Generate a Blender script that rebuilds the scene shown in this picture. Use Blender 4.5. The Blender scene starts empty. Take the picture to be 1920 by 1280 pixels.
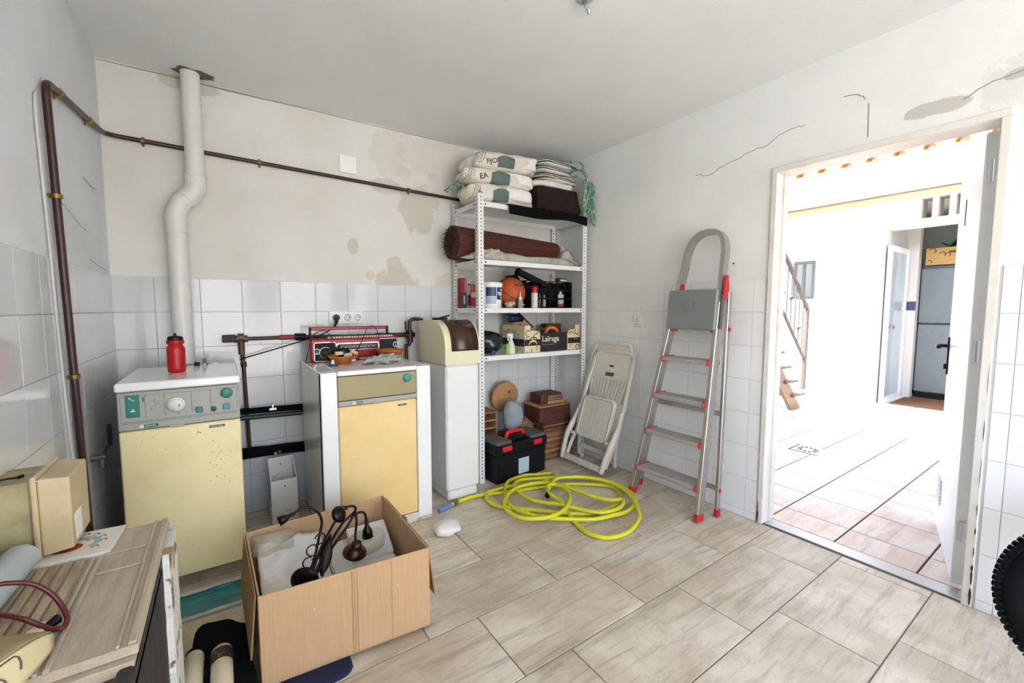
import bpy, bmesh, math, random
from mathutils import Vector, Matrix, Euler, noise
from mathutils.bvhtree import BVHTree

random.seed(7)
C = bpy.context.scene.collection
PI = math.pi

# ------------------------------------------------------------------ camera
cam_data = bpy.data.cameras.new('camera')
cam = bpy.data.objects.new('camera', cam_data)
C.objects.link(cam)
cam.location = (0.0, 0.0, 1.24)
cam.rotation_euler = Euler((math.radians(90 - 4.383), 0.0, math.radians(-34.319)), 'XYZ')
cam_data.sensor_width = 36.0
cam_data.lens = 795.41 * 36.0 / 1920.0
cam_data.clip_start = 0.02
cam_data.clip_end = 300
bpy.context.scene.camera = cam

# ------------------------------------------------------------------ world, sun, exposure
SKY_STRENGTH = 0.36
SUN_ENERGY = 3.0
world = bpy.data.worlds.new('sky')
bpy.context.scene.world = world
world.use_nodes = True
wn = world.node_tree.nodes; wl = world.node_tree.links
wn.clear()
w_out = wn.new('ShaderNodeOutputWorld'); w_bg = wn.new('ShaderNodeBackground')
w_sky = wn.new('ShaderNodeTexSky'); w_sky.sky_type = 'NISHITA'
w_sky.sun_disc = False
w_sky.sun_elevation = math.radians(62)
w_sky.sun_rotation = math.radians(-60)
w_sky.air_density = 1.0; w_sky.dust_density = 2.5; w_sky.ozone_density = 1.0
w_hsv = wn.new('ShaderNodeHueSaturation'); w_hsv.inputs['Saturation'].default_value = 0.88
wl.new(w_sky.outputs[0], w_hsv.inputs['Color']); wl.new(w_hsv.outputs[0], w_bg.inputs[0])
w_bg.inputs[1].default_value = SKY_STRENGTH
wl.new(w_bg.outputs[0], w_out.inputs[0])

sun_d = bpy.data.lights.new('sun', 'SUN'); sun_d.energy = SUN_ENERGY; sun_d.angle = math.radians(0.6)
sun_d.color = (1.0, 0.97, 0.92)
sun = bpy.data.objects.new('sun', sun_d); C.objects.link(sun)
sun.location = (-3, 3, 8)
sdir = Vector((0.42, -0.28, -1.0))            # travels towards +x and -y, steeply down, over the house
sun.rotation_euler = sdir.to_track_quat('-Z', 'Y').to_euler()

def portal(name, loc, rot, sx, sy):
    d = bpy.data.lights.new(name, 'AREA'); d.shape = 'RECTANGLE'; d.size = sx; d.size_y = sy
    d.cycles.is_portal = True
    o = bpy.data.objects.new(name, d); C.objects.link(o); o.location = loc; o.rotation_euler = rot
    return o

vs = bpy.context.scene.view_settings
vs.view_transform = 'Standard'; vs.look = 'None'; vs.gamma = 1.0; vs.use_curve_mapping = False
vs.exposure = 2.74

# ------------------------------------------------------------------ helpers
def lin(h):
    if isinstance(h, str):
        h = h.lstrip('#'); c = [int(h[i:i+2], 16) / 255 for i in (0, 2, 4)]
    else:
        c = [v / 255 for v in h]
    return [v / 12.92 if v <= 0.04045 else ((v + 0.055) / 1.055) ** 2.4 for v in c] + [1.0]

MATS = {}
def mat(name, col, rough=0.5, metal=0.0, var=0.0, vscale=8.0, col2=None, stretch=(1, 1, 1), bump=0.0, bscale=40.0,
        trans=0.0, alpha=1.0, coat=0.0, spec=0.5, rnd=0.0, detail=4.0, ramp=(0.35, 0.7), sheen=0.0):
    """Principled material with a noise mix between col and col2, optional per-object brightness jitter and bump."""
    if name in MATS: return MATS[name]
    m = bpy.data.materials.new(name); m.use_nodes = True
    nt = m.node_tree; b = nt.nodes['Principled BSDF']
    b.inputs['Roughness'].default_value = rough; b.inputs['Metallic'].default_value = metal
    b.inputs['Specular IOR Level'].default_value = spec
    b.inputs['Transmission Weight'].default_value = trans
    b.inputs['Alpha'].default_value = alpha
    b.inputs['Coat Weight'].default_value = coat
    b.inputs['Sheen Weight'].default_value = sheen
    c1 = lin(col)
    b.inputs['Base Color'].default_value = c1
    need = var > 0 or col2 is not None or bump > 0
    if need:
        tc = nt.nodes.new('ShaderNodeTexCoord'); mp = nt.nodes.new('ShaderNodeMapping')
        mp.inputs['Scale'].default_value = stretch
        nt.links.new(tc.outputs['Object'], mp.inputs[0])
        if rnd > 0:
            oi = nt.nodes.new('ShaderNodeObjectInfo'); mul = nt.nodes.new('ShaderNodeMath'); mul.operation = 'MULTIPLY'
            mul.inputs[1].default_value = 37.0
            nt.links.new(oi.outputs['Random'], mul.inputs[0]); nt.links.new(mul.outputs[0], mp.inputs['Location'])
    last = None
    if var > 0 or col2 is not None:
        c2 = lin(col2) if col2 is not None else [max(0, v * (1 - var)) for v in c1[:3]] + [1]
        n = nt.nodes.new('ShaderNodeTexNoise'); n.inputs['Scale'].default_value = vscale; n.inputs['Detail'].default_value = detail
        n.inputs['Roughness'].default_value = 0.65
        nt.links.new(mp.outputs[0], n.inputs['Vector'])
        r = nt.nodes.new('ShaderNodeValToRGB')
        r.color_ramp.elements[0].position = ramp[0]; r.color_ramp.elements[1].position = ramp[1]
        r.color_ramp.elements[0].color = c1; r.color_ramp.elements[1].color = c2
        nt.links.new(n.outputs['Fac'], r.inputs[0]); last = r.outputs[0]
    if rnd > 0:
        oi2 = nt.nodes.new('ShaderNodeObjectInfo'); mr = nt.nodes.new('ShaderNodeMapRange')
        mr.inputs['To Min'].default_value = 1 - rnd; mr.inputs['To Max'].default_value = 1 + rnd * 0.5
        nt.links.new(oi2.outputs['Random'], mr.inputs['Value'])
        h = nt.nodes.new('ShaderNodeHueSaturation'); nt.links.new(mr.outputs[0], h.inputs['Value'])
        if last: nt.links.new(last, h.inputs['Color'])
        else: h.inputs['Color'].default_value = c1
        last = h.outputs[0]
    if last: nt.links.new(last, b.inputs['Base Color'])
    if bump > 0:
        n2 = nt.nodes.new('ShaderNodeTexNoise'); n2.inputs['Scale'].default_value = bscale; n2.inputs['Detail'].default_value = 5
        nt.links.new(mp.outputs[0], n2.inputs['Vector'])
        bp = nt.nodes.new('ShaderNodeBump'); bp.inputs['Strength'].default_value = bump; bp.inputs['Distance'].default_value = 0.01
        nt.links.new(n2.outputs['Fac'], bp.inputs['Height']); nt.links.new(bp.outputs[0], b.inputs['Normal'])
    MATS[name] = m
    return m

class MB:
    """collects geometry for ONE mesh object (coordinates in the frame given by T)"""
    def __init__(s, T=None):
        s.v = []; s.f = []; s.sm = []; s.mi = []; s.T = T; s.k = 0; s.smooth = False
    def add(s, vs_, fs, smooth=None):
        o = len(s.v); sm = s.smooth if smooth is None else smooth
        for p in vs_:
            p = Vector(p); s.v.append(s.T @ p if s.T else p)
        for f in fs:
            s.f.append([i + o for i in f]); s.sm.append(sm); s.mi.append(s.k)
        return s
    def box(s, x0, x1, y0, y1, z0, z1, b=0.0, M=None):
        if x0 > x1: x0, x1 = x1, x0
        if y0 > y1: y0, y1 = y1, y0
        if z0 > z1: z0, z1 = z1, z0
        if b <= 0:
            v = [(x, y, z) for x in (x0, x1) for y in (y0, y1) for z in (z0, z1)]
            f = [(0, 1, 3, 2), (4, 6, 7, 5), (0, 4, 5, 1), (2, 3, 7, 6), (0, 2, 6, 4), (1, 5, 7, 3)]
        else:
            b = min(b, (x1 - x0) * .49, (y1 - y0) * .49, (z1 - z0) * .49)
            v = []; idx = {}
            L = ((x0, x1), (y0, y1), (z0, z1))
            for sx in (0, 1):
                for sy in (0, 1):
                    for sz in (0, 1):
                        sg = (sx, sy, sz)
                        for ax in range(3):
                            p = [L[a][sg[a]] + (0 if a == ax else (b if sg[a] == 0 else -b)) for a in range(3)]
                            idx[(sg, ax)] = len(v); v.append(p)
            f = []
            for ax in range(3):
                a1, a2 = (ax + 1) % 3, (ax + 2) % 3
                for sd in (0, 1):
                    q = []
                    for (i, j) in ((0, 0), (1, 0), (1, 1), (0, 1)):
                        sg = [0, 0, 0]; sg[ax] = sd; sg[a1] = i; sg[a2] = j
                        q.append(idx[(tuple(sg), ax)])
                    f.append(q if sd else q[::-1])
            for ax in range(3):               # edges parallel to ax
                a1, a2 = (ax + 1) % 3, (ax + 2) % 3
                for i in (0, 1):
                    for j in (0, 1):
                        s0 = [0, 0, 0]; s1 = [0, 0, 0]
                        for t in (s0, s1): t[a1] = i; t[a2] = j
                        s1[ax] = 1
                        q = [idx[(tuple(s0), a1)], idx[(tuple(s1), a1)], idx[(tuple(s1), a2)], idx[(tuple(s0), a2)]]
                        f.append(q if i != j else q[::-1])
            for sx in (0, 1):
                for sy in (0, 1):
                    for sz in (0, 1):
                        q = [idx[((sx, sy, sz), a)] for a in range(3)]
                        f.append(q if (sx + sy + sz) % 2 else q[::-1])
        if M: v = [M @ Vector(p) for p in v]
        return s.add(v, f)
    def cbox(s, c, d, b=0.0, R=None):
        """box centred at c with size d, optionally turned by the rotation matrix R"""
        M = Matrix.Translation(c) @ (R.to_4x4() if R else Matrix.Identity(4))
        return s.box(-d[0]/2, d[0]/2, -d[1]/2, d[1]/2, -d[2]/2, d[2]/2, b, M)
    def cyl(s, p0, p1, r0, r1=None, n=16, cap=True, smooth=True):
        p0 = Vector(p0); p1 = Vector(p1); r1 = r0 if r1 is None else r1
        q = (p1 - p0).to_track_quat('Z', 'Y').to_matrix()
        v = []
        for p, r in ((p0, r0), (p1, r1)):
            for i in range(n):
                a = 2 * PI * i / n; v.append(p + q @ Vector((r * math.cos(a), r * math.sin(a), 0)))
        s.add(v, [(i, (i + 1) % n, n + (i + 1) % n, n + i) for i in range(n)], smooth)
        if cap:
            s.add(v[:n], [list(range(n))[::-1]], False); s.add(v[n:], [list(range(n))], False)
        return s
    def tube(s, pts, r, n=8, closed=False, smooth=True, flat=1.0):
        pts = [Vector(p) for p in pts]; m = len(pts)
        rad = r if isinstance(r, (list, tuple)) else [r] * m
        v = []; prev = None
        for i, p in enumerate(pts):
            a = pts[i - 1] if (i > 0 or closed) else p
            b = pts[(i + 1) % m] if (i < m - 1 or closed) else p
            t = (b - a).normalized() if (b - a).length > 1e-9 else Vector((0, 0, 1))
            if prev is None:
                up = Vector((0, 0, 1)) if abs(t.z) < 0.9 else Vector((1, 0, 0))
                nrm = (up - t * up.dot(t)).normalized()
            else:
                nrm = (prev - t * prev.dot(t)).normalized()
            prev = nrm; bn = t.cross(nrm)
            for k in range(n):
                an = 2 * PI * k / n
                v.append(p + (nrm * math.cos(an) * flat + bn * math.sin(an)) * rad[i])
        f = []
        for i in range(m if closed else m - 1):
            j = (i + 1) % m
            for k in range(n):
                f.append((i * n + k, i * n + (k + 1) % n, j * n + (k + 1) % n, j * n + k))
        s.add(v, f, smooth)
        if not closed:
            s.add(v[:n], [list(range(n))[::-1]], False); s.add(v[-n:], [list(range(n))], False)
        return s
    def lathe(s, prof, n=24, M=None, smooth=True, cap=True):
        """prof: list of (r, z) from bottom to top around local Z"""
        M = M or Matrix.Identity(4); v = []
        for r, z in prof:
            for i in range(n):
                a = 2 * PI * i / n; v.append(M @ Vector((r * math.cos(a), r * math.sin(a), z)))
        f = []
        for j in range(len(prof) - 1):
            for i in range(n):
                f.append((j * n + i, j * n + (i + 1) % n, (j + 1) * n + (i + 1) % n, (j + 1) * n + i))
        s.add(v, f, smooth)
        if cap:
            if prof[0][0] > 1e-5: s.add(v[:n], [list(range(n))[::-1]], False)
            if prof[-1][0] > 1e-5: s.add(v[-n:], [list(range(n))], False)
        return s
    def prism(s, poly, d, M=None, smooth=False):
        """poly in local XY (counter-clockwise), extruded along local Z from 0 to d"""
        M = M or Matrix.Identity(4); n = len(poly)
        v = [M @ Vector((x, y, 0)) for x, y in poly] + [M @ Vector((x, y, d)) for x, y in poly]
        f = [(i, (i + 1) % n, n + (i + 1) % n, n + i) for i in range(n)]
        s.add(v, f, smooth); s.add(v[:n], [list(range(n))[::-1]], False); s.add(v[n:], [list(range(n))], False)
        return s
    def grid(s, fn, nu, nv, smooth=True):
        v = [fn(i / nu, j / nv) for j in range(nv + 1) for i in range(nu + 1)]
        f = [(j*(nu+1)+i, j*(nu+1)+i+1, (j+1)*(nu+1)+i+1, (j+1)*(nu+1)+i) for j in range(nv) for i in range(nu)]
        return s.add(v, f, smooth)
    def pillow(s, c, d, e=0.5, nz=0.0, nf=4.0, seed=0, nu=28, nv=16, R=None, fold=0.0, ff=20.0):
        """superellipsoid lump (sacks, bags, crumpled cloth): e small = boxier; nz noise height; fold = crease depth"""
        R = R or Matrix.Identity(3); c = Vector(c)
        def sp(t, p): return math.copysign(abs(t) ** p, t)
        v = []; f = []
        for j in range(nv + 1):
            ph = -PI / 2 + PI * j / nv
            for i in range(nu):
                th = 2 * PI * i / nu
                p = Vector((sp(math.cos(ph), e) * sp(math.cos(th), e) * d[0] / 2,
                            sp(math.cos(ph), e) * sp(math.sin(th), e) * d[1] / 2, sp(math.sin(ph), e) * d[2] / 2))
                if nz or fold:
                    q = p * nf + Vector((seed * 3.1, seed * 1.7, seed))
                    k = 1 + nz * noise.noise(q) + nz * .5 * noise.noise(q * 2.3)
                    if fold:
                        k += fold * (abs(noise.noise(p * ff * .5 + Vector((seed, 0, 0)))) - .25)
                    p = p * k
                v.append(c + R @ p)
        for j in range(nv):
            for i in range(nu):
                f.append((j*nu+i, j*nu+(i+1) % nu, (j+1)*nu+(i+1) % nu, (j+1)*nu+i))
        return s.add(v, f, True)
    def mesh(s, name, mats, frame=None):
        me = bpy.data.meshes.new(name)
        vv = s.v if frame is None else [frame @ p for p in s.v]
        me.from_pydata([tuple(p) for p in vv], [], s.f)
        for m in (mats if isinstance(mats, (list, tuple)) else [mats]): me.materials.append(m)
        me.polygons.foreach_set('use_smooth', s.sm); me.polygons.foreach_set('material_index', s.mi)
        me.validate(); me.update()
        return me

FRAME = {}
def tag(o, label=None, cat=None, group=None, kind=None):
    if label: o['label'] = label
    if cat: o['category'] = cat
    if group: o['group'] = group
    if kind: o['kind'] = kind
    return o

def thing(name, label, cat, loc, rotz=0.0, group=None, rot=None):
    """an Empty at the thing's base that parents its parts"""
    o = bpy.data.objects.new(name, None); o.empty_display_size = 0.05; C.objects.link(o)
    e = Euler(rot if rot else (0, 0, rotz)); o.location = loc; o.rotation_euler = e
    FRAME[o.name] = Matrix.Translation(loc) @ e.to_matrix().to_4x4()
    return tag(o, label, cat, group)

def part(name, mb, m, parent, label=None, kind=None, local=False):
    """one mesh under its thing (or under a part); mb holds world coordinates unless local"""
    fr = FRAME[parent.name]
    me = mb.mesh(name, m, None if local else fr.inverted())
    o = bpy.data.objects.new(name, me); C.objects.link(o); o.parent = parent
    FRAME[o.name] = fr
    return tag(o, label, None, None, kind)

def single(name, mb, m, label, cat, group=None, kind=None, base=True):
    """a thing that is one mesh, origin at its base"""
    xs = [p.x for p in mb.v]; ys = [p.y for p in mb.v]; zs = [p.z for p in mb.v]
    loc = Vector(((min(xs)+max(xs))/2, (min(ys)+max(ys))/2, min(zs))) if base else Vector((0, 0, 0))
    o = bpy.data.objects.new(name, mb.mesh(name, m, Matrix.Translation(-loc))); C.objects.link(o); o.location = loc
    FRAME[o.name] = Matrix.Translation(loc)
    return tag(o, label, cat, group, kind)

def struct(name, mb, m, label=None):
    o = bpy.data.objects.new(name, mb.mesh(name, m)); C.objects.link(o); o['kind'] = 'structure'
    FRAME[o.name] = Matrix.Identity(4)
    if label: o['label'] = label
    return o

def part_at(name, me, parent, M, label=None, kind=None):
    """a part that shares mesh data me, placed by the world matrix M"""
    o = bpy.data.objects.new(name, me); C.objects.link(o); o.parent = parent
    L = FRAME[parent.name].inverted() @ M
    o.location = L.to_translation(); o.rotation_euler = L.to_euler()
    FRAME[o.name] = M
    return tag(o, label, None, None, kind)

def solid(o, t, off=-1.0):
    md = o.modifiers.new('thickness', 'SOLIDIFY'); md.thickness = t; md.offset = off
    return o

def subdiv(o, n=1):
    md = o.modifiers.new('smooth', 'SUBSURF'); md.levels = n; md.render_levels = n
    return o

def frame_matrix(o, x, y):
    """matrix whose local X,Y axes are the given world vectors at origin o"""
    x = Vector(x).normalized(); y = Vector(y); y = (y - x * y.dot(x)).normalized(); z = x.cross(y)
    M = Matrix((x, y, z)).transposed().to_4x4(); M.translation = Vector(o)
    return M

FRONT = lambda p: frame_matrix(p, (1, 0, 0), (0, 0, 1))      # drawn on a face that looks towards -y
SIDE = lambda p: frame_matrix(p, (0, -1, 0), (0, 0, 1))      # drawn on a face that looks towards -x

def lettering(name, body, size, M, m, parent, depth=0.0006, align='LEFT', spacing=1.0, onto=None, label=None, bold=0.0):
    cu = bpy.data.curves.new(name, 'FONT'); cu.body = body; cu.size = size; cu.extrude = depth; cu.align_x = align
    cu.space_character = spacing; cu.offset = bold; cu.resolution_u = 3
    tmp = bpy.data.objects.new(name + '_tmp', cu); C.objects.link(tmp)
    dg = bpy.context.evaluated_depsgraph_get()
    me = bpy.data.meshes.new_from_object(tmp.evaluated_get(dg))
    bpy.data.objects.remove(tmp); bpy.data.curves.remove(cu)
    mb = MB()
    vs_ = [M @ v.co for v in me.vertices]
    if onto is not None:
        nz = (M.to_3x3() @ Vector((0, 0, 1))).normalized(); out = []
        for p in vs_:
            hit = onto.ray_cast(p + nz * 0.4, -nz, 0.8)
            out.append(hit[0] + nz * 0.003 if hit[0] is not None else p)
        vs_ = out
    mb.add(vs_, [list(p.vertices) for p in me.polygons], False)
    bpy.data.meshes.remove(me)
    return part(name, mb, m, parent, label)

def bvh(mb):
    return BVHTree.FromPolygons(mb.v, mb.f)

def arc(c, r, a0, a1, n=12, ry=None):
    ry = r if ry is None else ry
    return [(c[0] + r * math.cos(math.radians(a0 + (a1 - a0) * i / n)), c[1] + ry * math.sin(math.radians(a0 + (a1 - a0) * i / n))) for i in range(n + 1)]

def rrect(x0, x1, y0, y1, r, n=5):
    return (arc((x1 - r, y0 + r), r, -90, 0, n) + arc((x1 - r, y1 - r), r, 0, 90, n) +
            arc((x0 + r, y1 - r), r, 90, 180, n) + arc((x0 + r, y0 + r), r, 180, 270, n))

def spline(pts, k=6, closed=False):
    """Catmull-Rom through pts"""
    P = [Vector(p) for p in pts]; n = len(P); out = []
    g = (lambda i: P[i % n]) if closed else (lambda i: P[max(0, min(n - 1, i))])
    for i in range(n if closed else n - 1):
        a, b, c, d = g(i - 1), g(i), g(i + 1), g(i + 2)
        for j in range(k):
            t = j / k
            out.append(0.5 * ((2*b) + (c - a)*t + (2*a - 5*b + 4*c - d)*t*t + (3*b - a - 3*c + d)*t*t*t))
    if not closed: out.append(P[-1])
    return out

def ribbon(mb, pts, w, M, d=0.0008):
    """thin flat printed or cracked line on a plane: pts local XY"""
    P = [Vector((x, y)) for x, y in pts]; L = []; Rr = []
    for i, p in enumerate(P):
        a = P[max(0, i-1)]; b = P[min(len(P)-1, i+1)]; t = (b - a).normalized(); nn = Vector((-t.y, t.x))
        ww = w[i] if isinstance(w, list) else w
        L.append(p + nn * ww / 2); Rr.append(p - nn * ww / 2)
    n = len(P)
    v = [M @ Vector((p.x, p.y, d)) for p in L] + [M @ Vector((p.x, p.y, d)) for p in Rr]
    mb.add(v, [(i + n, i + n + 1, i + 1, i) for i in range(n - 1)], False)
    return mb

def copy_thing(root, loc=None, rotz=None, label=None):
    r = root.copy(); C.objects.link(r)
    if loc is not None: r.location = loc
    if rotz is not None: r.rotation_euler = (0, 0, rotz)
    if label: r['label'] = label
    def go(src, dst):
        for ch in list(src.children):
            c = ch.copy(); C.objects.link(c); c.parent = dst; go(ch, c)
    go(root, r)
    return r

# ------------------------------------------------------------------ the room
XL, XR, YB, YF, ZC = -0.463, 2.53, 2.97, -2.70, 2.48
TT = 1.41                                   # top of the tiling
DY0, DY1, DZ = 0.312, 1.163, 2.003           # hole for the door in the right wall
WX0, WX1, WZ0, WZ1 = -0.40, 2.46, 0.06, 2.40   # opening behind the camera, widened to let in more light
portal('window_portal', ((WX0+WX1)/2, YF-0.10, (WZ0+WZ1)/2), (PI/2, 0, 0), WX1-WX0, WZ1-WZ0)
portal('door_portal', (XR+0.12, (DY0+DY1)/2, DZ/2), (PI/2, 0, PI/2), DY1-DY0, DZ)

def plaster(name, base, dirt, patches=(), cloud=0.5, grout='#a6a5a0', scale=2.2, damp='#c6bfae', side=0):
    """painted plaster with clouding and worn patches [(a, z, ra, rz, strength)] above TT, grout bed below it"""
    m = bpy.data.materials.new(name); m.use_nodes = True; nt = m.node_tree; N = nt.nodes; Lk = nt.links
    b = N['Principled BSDF']; b.inputs['Roughness'].default_value = 0.85; b.inputs['Specular IOR Level'].default_value = 0.2
    tc = N.new('ShaderNodeTexCoord'); sep = N.new('ShaderNodeSeparateXYZ'); Lk.new(tc.outputs['Object'], sep.inputs[0])
    n1 = N.new('ShaderNodeTexNoise'); n1.inputs['Scale'].default_value = scale; n1.inputs['Detail'].default_value = 6
    Lk.new(tc.outputs['Object'], n1.inputs['Vector'])
    r1 = N.new('ShaderNodeValToRGB'); r1.color_ramp.elements[0].position = 0.42; r1.color_ramp.elements[1].position = 0.72
    r1.color_ramp.elements[0].color = lin(base); r1.color_ramp.elements[1].color = lin(dirt)
    Lk.new(n1.outputs['Fac'], r1.inputs[0]); col = r1.outputs[0]
    n2 = N.new('ShaderNodeTexNoise'); n2.inputs['Scale'].default_value = 11; n2.inputs['Detail'].default_value = 9; n2.inputs['Roughness'].default_value = .68
    Lk.new(tc.outputs['Object'], n2.inputs['Vector'])
    for (a, z, ra, rz, st) in patches:
        def term(sock, c, r):
            s1 = N.new('ShaderNodeMath'); s1.operation = 'SUBTRACT'; s1.inputs[1].default_value = c; Lk.new(sock, s1.inputs[0])
            s2 = N.new('ShaderNodeMath'); s2.operation = 'DIVIDE'; s2.inputs[1].default_value = r; Lk.new(s1.outputs[0], s2.inputs[0])
            s3 = N.new('ShaderNodeMath'); s3.operation = 'POWER'; s3.inputs[1].default_value = 2.0
            ab = N.new('ShaderNodeMath'); ab.operation = 'ABSOLUTE'; Lk.new(s2.outputs[0], ab.inputs[0]); Lk.new(ab.outputs[0], s3.inputs[0])
            return s3.outputs[0]
        ad = N.new('ShaderNodeMath'); Lk.new(term(sep.outputs[side], a, ra), ad.inputs[0]); Lk.new(term(sep.outputs[2], z, rz), ad.inputs[1])
        wob = N.new('ShaderNodeMath'); wob.operation = 'MULTIPLY_ADD'; Lk.new(n2.outputs['Fac'], wob.inputs[0])
        wob.inputs[1].default_value = 3.0; Lk.new(ad.outputs[0], wob.inputs[2])
        mr = N.new('ShaderNodeMapRange'); mr.inputs['From Min'].default_value = 2.26; mr.inputs['From Max'].default_value = 2.58
        mr.inputs['To Min'].default_value = st; mr.inputs['To Max'].default_value = 0.0; Lk.new(wob.outputs[0], mr.inputs['Value'])
        mx = N.new('ShaderNodeMixRGB'); Lk.new(mr.outputs[0], mx.inputs[0]); Lk.new(col, mx.inputs[1]); mx.inputs[2].default_value = lin(damp)
        col = mx.outputs[0]
    lt = N.new('ShaderNodeMath'); lt.operation = 'LESS_THAN'; lt.inputs[1].default_value = TT; Lk.new(sep.outputs[2], lt.inputs[0])
    mg = N.new('ShaderNodeMixRGB'); Lk.new(lt.outputs[0], mg.inputs[0]); Lk.new(col, mg.inputs[1]); mg.inputs[2].default_value = lin(grout)
    Lk.new(mg.outputs[0], b.inputs['Base Color'])
    n3 = N.new('ShaderNodeTexNoise'); n3.inputs['Scale'].default_value = 180; n3.inputs['Detail'].default_value = 3
    Lk.new(tc.outputs['Object'], n3.inputs['Vector'])
    bp = N.new('ShaderNodeBump'); bp.inputs['Strength'].default_value = 0.25; bp.inputs['Distance'].default_value = 0.004
    Lk.new(n3.outputs['Fac'], bp.inputs['Height']); Lk.new(bp.outputs[0], b.inputs['Normal'])
    return m

M_back = plaster('cream plaster', '#e2e0d8', '#d9d5ca',
    [(1.22, 1.96, .16, .17, .75), (0.98, 2.08, .10, .06, .6), (1.05, 1.41, .15, .13, .8), (1.02, 1.56, .05, .05, .7), (0.74, 1.66, .035, .06, .7),
     (1.44, 1.41, .15, .10, .55), (1.62, 1.45, .12, .15, .5), (1.35, 2.36, .30, .16, .28), (1.0, 2.30, .12, .20, .25), (1.10, 2.20, .05, .05, .35),
     (1.33, 2.2, .05, .04, .35), (0.85, 1.47, .03, .03, .6), (-0.09, 2.46, .14, .06, .8)])
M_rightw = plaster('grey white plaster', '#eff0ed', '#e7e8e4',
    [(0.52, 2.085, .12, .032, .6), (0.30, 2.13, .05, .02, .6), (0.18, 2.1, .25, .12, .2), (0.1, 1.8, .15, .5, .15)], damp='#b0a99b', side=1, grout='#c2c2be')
M_leftw = plaster('cool white plaster', '#e6e7e7', '#dcdfe0', [(2.0, 1.55, .6, .12, .12)], damp='#c3bfb4', side=1, grout='#a8a9a8')
M_frontw = plaster('front plaster', '#e8e6e0', '#dedbd4')
M_ceil = plaster('ceiling paint', '#f0f1ee', '#e8e9e6', [], scale=1.2)
# ceiling lies above TT everywhere, so it shows paint only

th = 0.12
wall_back = struct('wall_back', MB().box(XL-th, XR+th, YB, YB+th, -0.05, ZC+0.1), M_back)
LY0, LY1, LZ0, LZ1 = -2.50, -0.60, 0.90, 2.30          # unseen side window, added to light the right wall and far corner
mb = MB().box(XL-th, XL, LY1, YB, -0.05, ZC+0.1).box(XL-th, XL, YF-th, LY0, -0.05, ZC+0.1)
mb.box(XL-th, XL, LY0, LY1, -0.05, LZ0).box(XL-th, XL, LY0, LY1, LZ1, ZC+0.1)
wall_left = struct('wall_left', mb, M_leftw)
portal('added_window_portal', (XL-th+.02, (LY0+LY1)/2, (LZ0+LZ1)/2), (PI/2, 0, -PI/2), LY1-LY0, LZ1-LZ0)
mb = MB()
for y in (LY0+.02, (LY0+LY1)/2, LY1-.02): mb.box(XL-.08, XL-.03, y-.025, y+.025, LZ0, LZ1)
for z in (LZ0+.02, LZ1-.02): mb.box(XL-.08, XL-.03, LY0, LY1, z-.025, z+.025)
struct('added_window', mb, mat('white frame paint', '#eeeeea', 0.35))  # frame of the added side window
mb = MB(); mb.box(XR, XR+th, DY1, YB, -0.05, ZC+0.1); mb.box(XR, XR+th, YF-th, DY0, -0.05, ZC+0.1); mb.box(XR, XR+th, DY0, DY1, DZ, ZC+0.1)
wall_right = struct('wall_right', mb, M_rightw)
mb = MB(); mb.box(XL, WX0, YF-th, YF, -0.05, ZC+0.1); mb.box(WX1, XR, YF-th, YF, -0.05, ZC+0.1)
mb.box(WX0, WX1, YF-th, YF, -0.05, WZ0); mb.box(WX0, WX1, YF-th, YF, WZ1, ZC+0.1)
wall_front = struct('wall_front', mb, M_frontw)
ceiling = struct('ceiling', MB().box(XL-th, XR+th, YF-th, YB+th, ZC, ZC+0.15), M_ceil)
M_grout = mat('floor grout', '#857a6a', 0.9, var=0.3, vscale=30)
floor = struct('floor', MB().box(XL-th, XR+0.02, YF-th, YB+th, -0.06, -0.003), M_grout)

# window behind the camera (only mirrored in the glazed tiles)
M_pvc = mat('white frame paint', '#eeeeea', 0.35)
mb = MB()
for x in (WX0, (WX0*2+WX1)/3, (WX0+2*WX1)/3, WX1): mb.box(x-.025, x+.025, YF-.08, YF-.02, WZ0, WZ1)
for z in (WZ0, WZ1): mb.box(WX0, WX1, YF-.08, YF-.02, z-.025, z+.025)
struct('window_1', mb, M_pvc)

# glazed wall tiles, every one an object
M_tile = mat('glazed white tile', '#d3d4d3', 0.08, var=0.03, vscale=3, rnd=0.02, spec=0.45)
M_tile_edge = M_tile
M_tile_r = mat('glazed white tile lightened right', '#f1f0ed', 0.10, var=0.03, vscale=3, rnd=0.02, spec=0.45)  # same glaze, colour lightened to make up for weak light on this wall
TILE = {}
def tile_mesh(w, h, t, b, m, key):
    k = (round(w, 3), round(h, 3), key)
    if k not in TILE:
        x, y = w/2, h/2
        v = [(-x, -y, 0), (x, -y, 0), (x, y, 0), (-x, y, 0), (-x, -y, t-b), (x, -y, t-b), (x, y, t-b), (-x, y, t-b),
             (-x+b, -y+b, t), (x-b, -y+b, t), (x-b, y-b, t), (-x+b, y-b, t)]
        f = [(0, 1, 5, 4), (1, 2, 6, 5), (2, 3, 7, 6), (3, 0, 4, 7), (4, 5, 9, 8), (5, 6, 10, 9), (6, 7, 11, 10), (7, 4, 8, 11), (8, 9, 10, 11)]
        q = MB(); q.add(v, f, False); TILE[k] = q.mesh('tile', m)
    return TILE[k]
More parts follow.
